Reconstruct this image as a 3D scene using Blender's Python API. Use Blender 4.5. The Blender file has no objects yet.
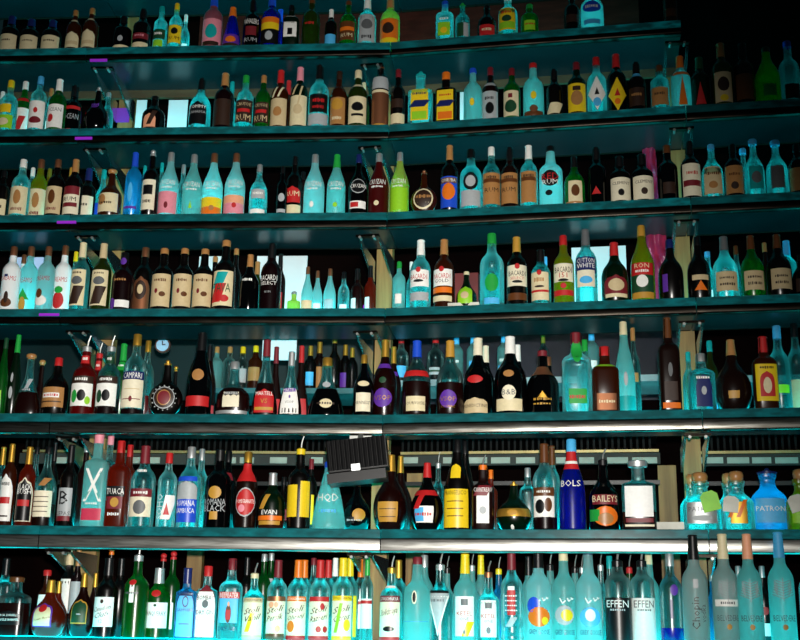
import bpy, math, random
from mathutils import Vector
random.seed(7)
C = bpy.context.scene.collection
SC = bpy.context.scene
PI = math.pi
# ------------------------------------------------------------------ camera
F, PITCH, ROLL = 1150.0, 0.2655, 0.0167
KS = 4.6/4.4
D, XH = 4.6, -0.0627
YAW = {1: 0.0688, 2: 0.1865}
SHELF_Z = {i+1: v*KS for i, v in enumerate((2.4185, 2.0393, 1.651, 1.2451, 0.8149, 0.3765))}
fw = Vector((0, math.cos(PITCH), math.sin(PITCH)))
up0 = Vector((0, -math.sin(PITCH), math.cos(PITCH)))
ri0 = Vector((1, 0, 0))
RI = ri0*math.cos(ROLL) + up0*math.sin(ROLL)
UP = up0*math.cos(ROLL) - ri0*math.sin(ROLL)
cam = bpy.data.cameras.new('camera')
camo = bpy.data.objects.new('camera', cam)
C.objects.link(camo)
cam.sensor_width = 36.0
cam.lens = F*36.0/800.0
cam.clip_start = 0.05
from mathutils import Matrix
camo.matrix_world = Matrix(((RI.x, UP.x, -fw.x, 0), (RI.y, UP.y, -fw.y, 0), (RI.z, UP.z, -fw.z, 0), (0, 0, 0, 1)))
SC.camera = camo

def proj(P):
    c = P.dot(fw)
    return (400+F*P.dot(RI)/c, 320-F*P.dot(UP)/c)

# plan of the bar: two straight bays meeting at the centre post
TV = {b: Vector((math.cos(a), -math.sin(a), 0)) for b, a in YAW.items()}
NV = {b: Vector((math.sin(a), math.cos(a), 0)) for b, a in YAW.items()}
ORG = Vector((XH, D, 0))
MITRE = math.tan((YAW[2]-YAW[1])/2)

def pt(b, s, d, z):
    """bay, metres along the shelf front from the centre post, metres behind the front edge, height"""
    return ORG + TV[b]*s + NV[b]*d + Vector((0, 0, z))

def find_s(px, d, z):
    b = 1 if px < 382 else 2
    lo, hi = (-4, 1) if b == 1 else (-1, 4)
    for _ in range(40):
        m = (lo+hi)/2
        if proj(pt(b, m, d, z))[0] < px: lo = m
        else: hi = m
    return b, (lo+hi)/2

def find_z(b, s, d, py):
    lo, hi = -3, 5
    for _ in range(40):
        m = (lo+hi)/2
        if proj(pt(b, s, d, m))[1] > py: lo = m
        else: hi = m
    return (lo+hi)/2

b_, s_ = find_s(300, 0, -.02)
SHELF_Z[7] = find_z(b_, s_, 0, 641)

# ------------------------------------------------------------------ colours and materials
HEX = dict(cream='dccfa6', white='ececE6', beige='c8b48a', tan='a87845', yellow='e6c51e', gold='b8892e', orange='e0701a', red='b81a1c',
    maroon='701420', pink='e08a98', peach='e8a27c', purple='5a2a98', navy='14205a', blue='1c4cc8', sky='4ab0e6', teal='0fa0a0', green='1f9a3c',
    dgreen='0c4024', lime='8ccc20', black='0a0a0c', brown='5c3416', dbrown='2c180c', grey='5a5e60', lgrey='a4aaac', ivory='e4dcc0',
    silver='c8cccc', goldm='c89a3a', copper='a06848', steel='9a9c98', wood='b08a50', rose='c03050', gloss='f4f4f0')
METAL = {'silver', 'goldm', 'copper', 'steel'}
def lin(h):
    c = [int(h[i:i+2], 16)/255 for i in (0, 2, 4)]
    return tuple(x/12.92 if x <= .04045 else ((x+.055)/1.055)**2.4 for x in c) + (1,)
MC = {}
def newmat(key):
    m = bpy.data.materials.new(key); m.use_nodes = True
    nt = m.node_tree; nt.nodes.clear()
    MC[key] = m
    return m, nt, nt.nodes.new, nt.links.new
def solid(col, rough=.5):
    key = 'paint_'+col
    if key in MC: return MC[key]
    m, nt, N, L = newmat(key)
    o = N('ShaderNodeOutputMaterial'); p = N('ShaderNodeBsdfPrincipled')
    c = lin(HEX[col]); p.inputs['Base Color'].default_value = c
    p.inputs['Roughness'].default_value = .42 if col in METAL else (.2 if col == 'gloss' else rough)
    p.inputs['Metallic'].default_value = .75 if col in METAL else 0
    if col not in METAL:     # slight uneven print
        t = N('ShaderNodeTexCoord'); n = N('ShaderNodeTexNoise'); n.inputs['Scale'].default_value = 90
        r = N('ShaderNodeMapRange'); r.inputs['To Min'].default_value = .86; r.inputs['To Max'].default_value = 1.08
        x = N('ShaderNodeMix'); x.data_type = 'RGBA'; x.blend_type = 'MULTIPLY'; x.inputs['Factor'].default_value = 1
        x.inputs['A'].default_value = c
        L(t.outputs['Object'], n.inputs['Vector']); L(n.outputs['Fac'], r.inputs['Value']); L(r.outputs['Result'], x.inputs['B'])
        L(x.outputs['Result'], p.inputs['Base Color'])
    L(p.outputs[0], o.inputs[0])
    return m
# glass: colour, translucent share, see-through share, roughness of the gloss
GL = dict(clr=('d0f4f2', 1, .55, .25), clt=('a8d2d0', 1, .68, .25), frg=('a8bab6', .6, .06, .4), fro=('c6eae8', .84, .04, .4), frt=('9adcd8', .8, .06, .4),
    drk=('0a0605', .5, .04, .25), brn=('200c06', .5, .1, .25), amb=('7a3006', .85, .22, .25), org=('c8380a', .9, .2, .25), red=('b41010', .85, .15, .25),
    grn=('0a9034', .9, .22, .25), dgn=('042a12', .7, .15, .25), olv=('4a5c12', .85, .2, .25), lim=('58b818', .9, .05, .3), blu=('0a24b0', .8, .15, .25),
    sky=('38c4ee', .95, .22, .25), yel=('ccb01c', .85, .2, .25), blk=('030304', .1, .0, .08), wht=('f0f4f4', .15, .0, .35), pnk=('e06a74', .75, .05, .35),
    pch=('f0b080', .8, .05, .35), yef=('e8dc70', .8, .05, .35), wne=('1c0408', .6, .06, .25), cog=('2c0804', .7, .12, .25), crd=('681414', .7, .05, .35))
def glass(k):
    key = 'glass_'+k
    if key in MC: return MC[key]
    col, tl, tr, ro = GL[k]
    m, nt, N, L = newmat(key)
    o = N('ShaderNodeOutputMaterial')
    d = N('ShaderNodeBsdfDiffuse'); t = N('ShaderNodeBsdfTranslucent'); c = lin(col)
    d.inputs[0].default_value = c; t.inputs[0].default_value = c
    m1 = N('ShaderNodeMixShader'); m1.inputs[0].default_value = tl
    L(d.outputs[0], m1.inputs[1]); L(t.outputs[0], m1.inputs[2])
    x = N('ShaderNodeBsdfTransparent'); x.inputs[0].default_value = tuple(min(1, v*.8+.2) if k in ('clr', 'clt') else v for v in c[:3])+(1,)
    m2 = N('ShaderNodeMixShader'); m2.inputs[0].default_value = tr
    L(m1.outputs[0], m2.inputs[1]); L(x.outputs[0], m2.inputs[2])
    if tr > .15:   # thicker glass towards the rim
        lw = N('ShaderNodeLayerWeight'); lw.inputs[0].default_value = .5; mr = N('ShaderNodeMapRange')
        mr.inputs['From Max'].default_value = .7; mr.inputs['To Min'].default_value = min(.88, tr*1.5); mr.inputs['To Max'].default_value = tr*.3
        L(lw.outputs['Facing'], mr.inputs['Value']); L(mr.outputs['Result'], m2.inputs[0])
    g = N('ShaderNodeBsdfGlossy'); g.inputs['Roughness'].default_value = ro
    g.inputs['Color'].default_value = (.9, .9, .9, 1)
    f = N('ShaderNodeFresnel'); f.inputs[0].default_value = 1.5 if ro < .3 else 1.3
    m3 = N('ShaderNodeMixShader')
    L(f.outputs[0], m3.inputs[0]); L(m2.outputs[0], m3.inputs[1]); L(g.outputs[0], m3.inputs[2])
    L(m3.outputs[0], o.inputs[0])
    return m
def emis(key, col, strength, base=None):
    if key in MC: return MC[key]
    m, nt, N, L = newmat(key)
    o = N('ShaderNodeOutputMaterial'); p = N('ShaderNodeBsdfPrincipled')
    p.inputs['Base Color'].default_value = base or col+(1,)
    p.inputs['Roughness'].default_value = .12
    p.inputs['Emission Color'].default_value = col+(1,); p.inputs['Emission Strength'].default_value = strength
    L(p.outputs[0], o.inputs[0])
    return m
def noisy(key, c1, c2, scale, rough, metal=0, stretch=(1, 1, 1), bump=0, spec=.5):
    if key in MC: return MC[key]
    m, nt, N, L = newmat(key)
    o = N('ShaderNodeOutputMaterial'); p = N('ShaderNodeBsdfPrincipled')
    t = N('ShaderNodeTexCoord'); mp = N('ShaderNodeMapping'); mp.inputs['Scale'].default_value = stretch
    n = N('ShaderNodeTexNoise'); n.inputs['Scale'].default_value = scale; n.inputs['Detail'].default_value = 6
    r = N('ShaderNodeValToRGB'); r.color_ramp.elements[0].position = .35; r.color_ramp.elements[1].position = .68
    r.color_ramp.elements[0].color = lin(c1); r.color_ramp.elements[1].color = lin(c2)
    L(t.outputs['Object'], mp.inputs[0]); L(mp.outputs[0], n.inputs['Vector']); L(n.outputs['Fac'], r.inputs[0]); L(r.outputs[0], p.inputs['Base Color'])
    p.inputs['Roughness'].default_value = rough; p.inputs['Metallic'].default_value = metal; p.inputs['Specular IOR Level'].default_value = spec
    if bump:
        b = N('ShaderNodeBump'); b.inputs['Strength'].default_value = bump; L(n.outputs['Fac'], b.inputs['Height']); L(b.outputs[0], p.inputs['Normal'])
    L(p.outputs[0], o.inputs[0])
    return m

# ------------------------------------------------------------------ mesh helpers
class MB:
    """collects geometry for ONE mesh object"""
    def __init__(s): s.v = []; s.f = []; s.m = []; s.mats = []; s.sharp = 40
    def slot(s, m):
        if m not in s.mats: s.mats.append(m)
        return s.mats.index(m)
    def add(s, vs, fs, m):
        k = s.slot(m); o = len(s.v); s.v += [tuple(v) for v in vs]
        for f in fs: s.f.append([i+o for i in f]); s.m.append(k)
    def build(s, name, parent=None, loc=None):
        me = bpy.data.meshes.new(name); me.from_pydata(s.v, [], s.f)
        for m in s.mats: me.materials.append(m)
        me.polygons.foreach_set('material_index', s.m)
        me.polygons.foreach_set('use_smooth', [True]*len(s.f))
        me.set_sharp_from_angle(angle=math.radians(s.sharp))
        me.update()
        o = bpy.data.objects.new(name, me); C.objects.link(o)
        if parent: o.parent = parent
        if loc is not None: o.location = loc
        return o
    def lathe(s, prof, m, n=20, dp=1, e=2, cx=0, cy=0, closed=True):
        vs = []; fs = []
        for z, r in prof:
            for i in range(n):
                a = 2*PI*i/n; c, q = math.cos(a), math.sin(a)
                vs.append((cx+math.copysign(abs(c)**(2/e), c)*r, cy+math.copysign(abs(q)**(2/e), q)*r*dp, z))
        for j in range(len(prof)-1):
            for i in range(n):
                k = (i+1) % n
                fs.append((j*n+i, j*n+k, (j+1)*n+k, (j+1)*n+i))
        if closed:
            fs.append(tuple(range(n-1, -1, -1))); fs.append(tuple((len(prof)-1)*n+i for i in range(n)))
        s.add(vs, fs, m)
    def box(s, c, d, m, mat=None):
        vs = [Vector((x*d[0]/2, y*d[1]/2, z*d[2]/2)) for x in (-1, 1) for y in (-1, 1) for z in (-1, 1)]
        if mat: vs = [mat @ v for v in vs]
        vs = [v+Vector(c) for v in vs]
        s.add(vs, [(0, 1, 3, 2), (4, 6, 7, 5), (0, 4, 5, 1), (2, 3, 7, 6), (0, 2, 6, 4), (1, 5, 7, 3)], m)
    def tube(s, a, b, r, m, n=8, r2=None):
        a, b = Vector(a), Vector(b); ax = (b-a).normalized()
        u = ax.orthogonal().normalized(); w = ax.cross(u); r2 = r2 or r
        vs = [a+(u*math.cos(2*PI*i/n)+w*math.sin(2*PI*i/n))*r for i in range(n)]+[b+(u*math.cos(2*PI*i/n)+w*math.sin(2*PI*i/n))*r2 for i in range(n)]
        fs = [(i, (i+1) % n, n+(i+1) % n, n+i) for i in range(n)]+[tuple(range(n-1, -1, -1)), tuple(range(n, 2*n))]
        s.add(vs, fs, m)
def empty(name, loc, rz=0, label=None, cat=None, group=None):
    o = bpy.data.objects.new(name, None); C.objects.link(o); o.location = loc; o.rotation_euler = (0, 0, rz)
    o.empty_display_size = .05
    return tag(o, label, cat, group)
def tag(o, label=None, cat=None, group=None, kind=None):
    if label: o['label'] = label
    if cat: o['category'] = cat
    if group: o['group'] = group
    if kind: o['kind'] = kind
    return o

TX = {}
def textmesh(t):
    if t in TX: return TX[t]
    cu = bpy.data.curves.new('t', 'FONT'); cu.body = t; cu.align_x = 'CENTER'; cu.resolution_u = 1; cu.size = 1
    ob = bpy.data.objects.new('t', cu)
    me = bpy.data.meshes.new_from_object(ob)
    vs = [tuple(v.co) for v in me.vertices]; fs = [tuple(p.vertices) for p in me.polygons]
    bpy.data.objects.remove(ob); bpy.data.curves.remove(cu); bpy.data.meshes.remove(me)
    if vs:
        x0, x1 = min(v[0] for v in vs), max(v[0] for v in vs); y0, y1 = min(v[1] for v in vs), max(v[1] for v in vs)
        w, h = x1-x0, max(y1-y0, .3)
        vs = [((v[0]-(x0+x1)/2)/h, (v[1]-(y0+y1)/2)/h) for v in vs]; TX[t] = (vs, fs, w/h)
    else: TX[t] = ([], [], 1)
    return TX[t]

# ------------------------------------------------------------------ bottles
PR = dict(
 std=((0, .92), (.012, 1), (.55, 1), (.62, .95), (.68, .78), (.72, .55), (.76, .41), (.82, .36), (1, .34)),
 tall=((0, .92), (.012, 1), (.62, 1), (.67, .94), (.72, .72), (.76, .45), (.80, .37), (1, .34)),
 taper=((0, .93), (.012, 1), (.44, 1), (.52, .97), (.6, .83), (.68, .62), (.76, .44), (.83, .34), (1, .30)),
 wine=((0, .92), (.012, 1), (.58, 1), (.64, .92), (.69, .66), (.73, .46), (.78, .39), (1, .36)),
 champ=((0, .92), (.012, 1), (.38, 1), (.5, .93), (.62, .72), (.74, .48), (.84, .37), (1, .33)),
 goose=((0, .94), (.012, 1), (.57, 1), (.62, .97), (.67, .8), (.71, .54), (.75, .42), (1, .33)),
 squat=((0, .95), (.02, 1), (.33, 1), (.4, .95), (.48, .74), (.55, .46), (.62, .32), (1, .25)),
 bell=((0, .96), (.04, 1), (.12, .98), (.28, .84), (.44, .62), (.57, .42), (.68, .3), (1, .25)),
 pear=((0, .78), (.03, .9), (.14, 1), (.3, 1), (.4, .92), (.5, .7), (.59, .48), (.68, .34), (.8, .27), (1, .24)),
 cone=((0, .96), (.02, 1), (.1, 1), (.4, .82), (.65, .56), (.82, .38), (.9, .32), (1, .3)),
 disk=((0, .5), (.03, .62), (.12, .86), (.25, 1), (.38, 1), (.5, .84), (.58, .6), (.63, .36), (.7, .24), (1, .2)),
 orb=((0, .6), (.06, .8), (.2, .98), (.32, 1), (.44, .93), (.56, .66), (.66, .38), (.76, .26), (1, .2)),
 sq=((0, .95), (.012, 1), (.62, 1), (.66, .97), (.7, .82), (.73, .5), (.77, .38), (1, .34)),
 pat=((0, .95), (.02, 1), (.52, 1), (.58, .95), (.66, .72), (.71, .52), (.77, .42), (.88, .42), (.9, .5), (1, .5)),
 slab=((0, .95), (.012, 1), (.64, 1), (.67, .97), (.69, .7), (.71, .44), (.75, .38), (1, .38)),
 cyl=((0, .95), (.012, 1), (.74, 1), (.8, .9), (.84, .6), (.88, .42), (1, .38)),
 jug=((0, .93), (.02, 1), (.42, 1), (.52, .95), (.6, .78), (.67, .52), (.73, .38), (.8, .31), (1, .28)),
 ridge=((0, .92), (.012, 1), (.1, 1), (.11, .96), (.2, .96), (.21, 1), (.6, 1), (.66, .9), (.7, .66), (.75, .42), (.8, .36), (1, .34)),
)
FLAT = dict(disk=(.55, 2), sq=(.85, 3.6), pat=(.8, 2.6), slab=(.6, 4), squat=(.7, 2.2), bell=(.6, 2.1))
def smooth(p):
    out = [p[0], p[1]]
    for i in range(1, len(p)-1):
        a, b = p[i], p[i+1]
        if i > 1: out.append((a[0]*.75+b[0]*.25, a[1]*.75+b[1]*.25))
        if i < len(p)-2: out.append((a[0]*.25+b[0]*.75, a[1]*.25+b[1]*.75))
    out.append(p[-1])
    return out
def interp(p, z):
    if z <= p[0][0]: return p[0][1]
    for a, b in zip(p, p[1:]):
        if z <= b[0]: return a[1]+(b[1]-a[1])*(z-a[0])/max(1e-9, b[0]-a[0])
    return p[-1][1]

def make_bottle(root, H, R, shape, gl, cap, toks, n=20):
    ck, ct = (cap.split(':')+['s'])[:2]
    hb = H*.84 if ct == 'p' else (H*.93 if ct in 'bc' else (H*.83 if ct == 'k' else H*.985))
    dp, e = FLAT.get(shape, (1, 2))
    prof = [(z*hb, r*R) for z, r in smooth(PR[shape])]
    lvl = None
    if '/' in gl: gl, lq = gl.split('/'); lq, lvl = lq.split('@'); lvl = float(lvl)*H
    if lvl:
        rl = interp(prof, lvl)
        mb = MB(); mb.lathe([p for p in prof if p[0] < lvl]+[(lvl, rl)], glass(lq), n, dp, e); mb.build('liquid', root)
        mb = MB(); mb.lathe([(lvl+.0006, rl)]+[p for p in prof if p[0] > lvl+.001], glass(gl), n, dp, e); mb.build('glass_body', root)
    else:
        mb = MB(); mb.lathe(prof, glass(gl), n, dp, e); mb.build('glass_body', root)
    rn = prof[-1][1]
    mb = MB(); m = solid(ck, .35) if ck != '-' else None
    if ct == 's': L = .075*H; pf = [(hb-L, rn*1.14), (H-.003, rn*1.14), (H, rn*1.0)]
    elif ct == 'm': L = .13*H; pf = [(hb-L, interp(prof, hb-L)*1.08), (H-.003, rn*1.1), (H, rn*.95)]
    elif ct == 'l': L = .21*H; pf = [(hb-L, interp(prof, hb-L)*1.07), (H-.02*H, rn*1.08), (H-.018*H, rn*1.16), (H-.003, rn*1.16), (H, rn)]
    elif ct == 'w': L = .075*H; pf = [(hb-L, rn*1.5), (H-.004, rn*1.55), (H, rn*1.35)]
    elif ct == 'c': pf = [(hb-.02*H, rn*1.06), (hb, rn*1.06), (hb+.001, rn*1.35), (hb+.02*H, rn*1.5), (H-.02*H, rn*1.45), (H-.006*H, rn*1.2), (H, rn*.7)]
    elif ct == 'k': pf = [(hb-.03*H, rn*.75), (hb+.002, rn*.78), (hb+.02*H, rn*.86), (hb+.09*H, rn*.92), (hb+.135*H, rn*.84), (H-.012*H, rn*.66), (H, rn*.25)]
    elif ct == 'b':
        r0 = (H-hb)/2; pf = [(hb-.03*H, rn*1.12), (hb, rn*1.12)]+[(hb+r0*(1-math.cos(PI*k/8)), max(r0*1.1*math.sin(PI*k/8), rn*.5 if k < 4 else .0008)) for k in range(1, 9)]
    elif ct == 'p': pf = [(hb-.045*H, rn*1.12), (hb+.005, rn*1.12), (hb+.008, rn*.8), (hb+.03*H, rn*.45)]
    if m and ct != 'n':
        mb.lathe(pf, m, 14, 1 if dp == 1 else .96); mb.build('cap' if ct not in 'ckp' else ('cork' if ct in 'ck' else 'pour_stopper'), root)
        if ct == 'p':
            mb = MB(); q = rn*.45; mb.tube((0, 0, hb+.02*H), (q*.4, -q*.3, hb+.09*H), q*.55, solid('steel'), 8); mb.tube((q*.4, -q*.3, hb+.085*H), (q*1.6, -q*.8, H), q*.5, solid('steel'), 8, q*.42)
            mb.build('spout', root)
    # ---- labels: one mesh per paper label, printed blocks and letters on it belong to its print
    letters = MB(); nl = 0; clus = []
    def sy(x, z, off):
        r = interp(prof, z)+off; t = min(abs(x)/r, .985)
        return -r*dp*(1-t**e)**(1/e)
    for tk in toks:
        tk = tk.split()
        if tk[0] in 'TVIL': continue
        a, b = float(tk[1]), float(tk[2])
        hit = [c for c in clus if a < c[1]-.002 and b > c[0]+.002]
        for c in hit: a, b = min(a, c[0]), max(b, c[1]); clus.remove(c)
        clus.append((a, b, MB()))
    clus.sort()
    def home(z): return next((c[2] for c in clus if c[0] <= z/H <= c[1]), None)
    for tk in toks:
        tk = tk.split(); k = tk[0]; nl += 1; off = .0006+.0004*nl
        if k == 'L':      # print too small to read: a line of short strokes
            z, h, col = float(tk[1])*H, float(tk[2])*H*.8, tk[3]; rr = interp(prof, z); x = -.55; off += .0006
            while x < .5:
                w = random.uniform(.05, .16); A, B = x*rr, min(.58, x+w)*rr; x += w+random.uniform(.04, .07)
                hh = h*random.uniform(.6, 1)/2
                (home(z) or letters).add([(A, sy(A, z, off), z-hh), (B, sy(B, z, off), z-hh), (B, sy(B, z, off), z+hh), (A, sy(A, z, off), z+hh)], [(0, 1, 2, 3)], solid(col))
            continue
        if k in 'TVI':
            txt = tk[1].replace('_', ' '); z, h, col = float(tk[2])*H, float(tk[3])*H, tk[4]; cx = float(tk[5]) if len(tk) > 5 else 0
            vs, fs, wr = textmesh(txt); rr = interp(prof, z); off += .0006
            if k == 'V': pts = [(cx*rr-y*h, z+x*h) for x, y in vs]
            else:
                sx = min(h, (1.5 if k == 'I' else 1.62)*rr/wr); q = .35 if k == 'I' else 0
                pts = [((x+q*y)*sx+cx*rr, z+y*h+(x*sx*.22 if k == 'I' else 0)) for x, y in vs]
            (home(z) or letters).add([(x, sy(x, zz, off), zz) for x, zz in pts], fs, solid(col)); continue
        z0, z1, col, v = float(tk[1])*H, float(tk[2])*H, tk[3], float(tk[4]); cx = float(tk[5]) if len(tk) > 5 else 0
        if k in 'YW':     # thin strokes: a bare tree, or birds in flight
            if k == 'Y': st = [((0, 0), (0, 1))]+[((0, .12+.11*i), (g*(1-.05*i), .3+.1*i)) for i in range(7) for g in (-1, 1)]+[((g*.5, .25+.11*i), (g*.8, .52+.09*i)) for i in range(5) for g in (-1, 1)]
            else: st = [((-.5, .9), (-.2, .1)), ((-.2, .1), (.15, .55)), ((.35, .9), (.5, .4)), ((.5, .4), (.7, .7)), ((.75, 1), (.85, .7)), ((.85, .7), (1, .9))]
            rr = interp(prof, (z0+z1)/2); th = .0011 if k == 'Y' else .0022
            for (xa, ya), (xb, yb) in st:
                A, B = Vector((xa*v*rr, z0+(z1-z0)*ya)), Vector((xb*v*rr, z0+(z1-z0)*yb)); dv = (B-A).normalized(); nv = Vector((-dv.y, dv.x))*th
                q4 = [A-nv, (A+B)/2-nv, B-nv, B+nv, (A+B)/2+nv, A+nv]
                home((z0+z1)/2).add([(w.x, sy(w.x, w.y, off), w.y) for w in q4], [(0, 1, 4, 5), (1, 2, 3, 4)], solid(col))
            continue
        nz = 3 if k == 'r' else 8; nx = 10; vs = []
        for j in range(nz+1):
            w = j/nz; hw = 1
            if k == 'o': w = (1-math.cos(PI*w))/2; hw = math.sqrt(max(0, 1-(2*w-1)**2))
            elif k == 'd': hw = 1-abs(2*w-1)
            elif k == 't': hw = w
            elif k == 'u': hw = 1-w
            elif k == 'a': hw = 1 if w < .6 else math.sqrt(max(0, 1-((w-.6)/.4)**2))
            z = z0+(z1-z0)*w; rr = interp(prof, z) if k == 'r' else interp(prof, (z0+z1)/2)
            hw = max(hw, .03)
            for i in range(nx+1):
                q = math.sin((i/nx-.5)*PI)
                x = (cx+q*v*hw)*rr + (0 if k != 's' else (w-.5)*.5*rr)
                x = max(-.97*interp(prof, z), min(.97*interp(prof, z), x))
                vs.append((x, sy(x, z, off), z))
        fs = [(j*(nx+1)+i, j*(nx+1)+i+1, (j+1)*(nx+1)+i+1, (j+1)*(nx+1)+i) for j in range(nz) for i in range(nx)]
        home((z0+z1)/2).add(vs, fs, solid(col))
    for a, b, mb in clus: mb.build('label' if (a+b)/2 < .62 else 'neck_label', root)
    if letters.v: letters.build('lettering', root)

PLACED = {}
SHELF_NAME = {1: 'top shelf', 2: 'second shelf down', 3: 'third shelf down', 4: 'fourth shelf down', 5: 'fifth shelf down', 6: 'sixth shelf down', 7: 'bottom shelf'}
def bottle(row, x, w, top, shape, gl, cap, toks, desc, back=0, zbase=None, where=None, fwd=0):
    z = SHELF_Z[row]+.0008 if zbase is None else zbase
    dp = FLAT.get(shape, (1, 2))[0]
    best = None
    for q in range(14):
        d = (back if back else .03)+q*.012
        if back and q % 2: d = back-q*.006
        for _ in range(3):
            b, s = find_s(x, d, z+.1)
            P = pt(b, s, d, z+.1)
            R = w*P.dot(fw)/F/2*.985
            if not back: d = -(R+.008)-q*.008 if fwd else R*dp+.014+q*.009
        hit = 0
        for X, Y, Rx, Ry in PLACED.get((row, zbase), ()):
            e_ = math.hypot((P.x-X)/(R+Rx), (P.y-Y)/(R*dp+Ry))
            hit += max(0, 1-e_)
        if not zbase: hit += max(0, d+R*dp-.335)*8+max(0, R*dp+.01-d-(fwd and 9))*8
        if best is None or hit < best[0]-1e-4: best = (hit, d, R)
        if hit <= 1e-6: break
    hit, d, R = best
    b, s = find_s(x, d, z+.1); P = pt(b, s, d, z+.1)
    if hit > .002:
        R *= max(.84, 1-hit*1.0)
    PLACED.setdefault((row, zbase), []).append((P.x, P.y, R, R*dp))
    b, s = find_s(x, d, z+.1)
    H = find_z(b, s, d, top)-z
    H *= 1.0
    rz = -YAW[b]+(random.uniform(-.12, .12) if dp == 1 else random.uniform(-.05, .12))
    root = empty('liquor_bottle', pt(b, s, d, z), rz, desc+' on the '+SHELF_NAME[row] if where is None else desc+where, 'bottle',
                 ('bottles standing at the front of the ' if not back else 'bottles standing further back on the ')+SHELF_NAME[row])
    make_bottle(root, H, R, shape, gl, cap, toks, 20 if not back else 16)
    return root
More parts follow.
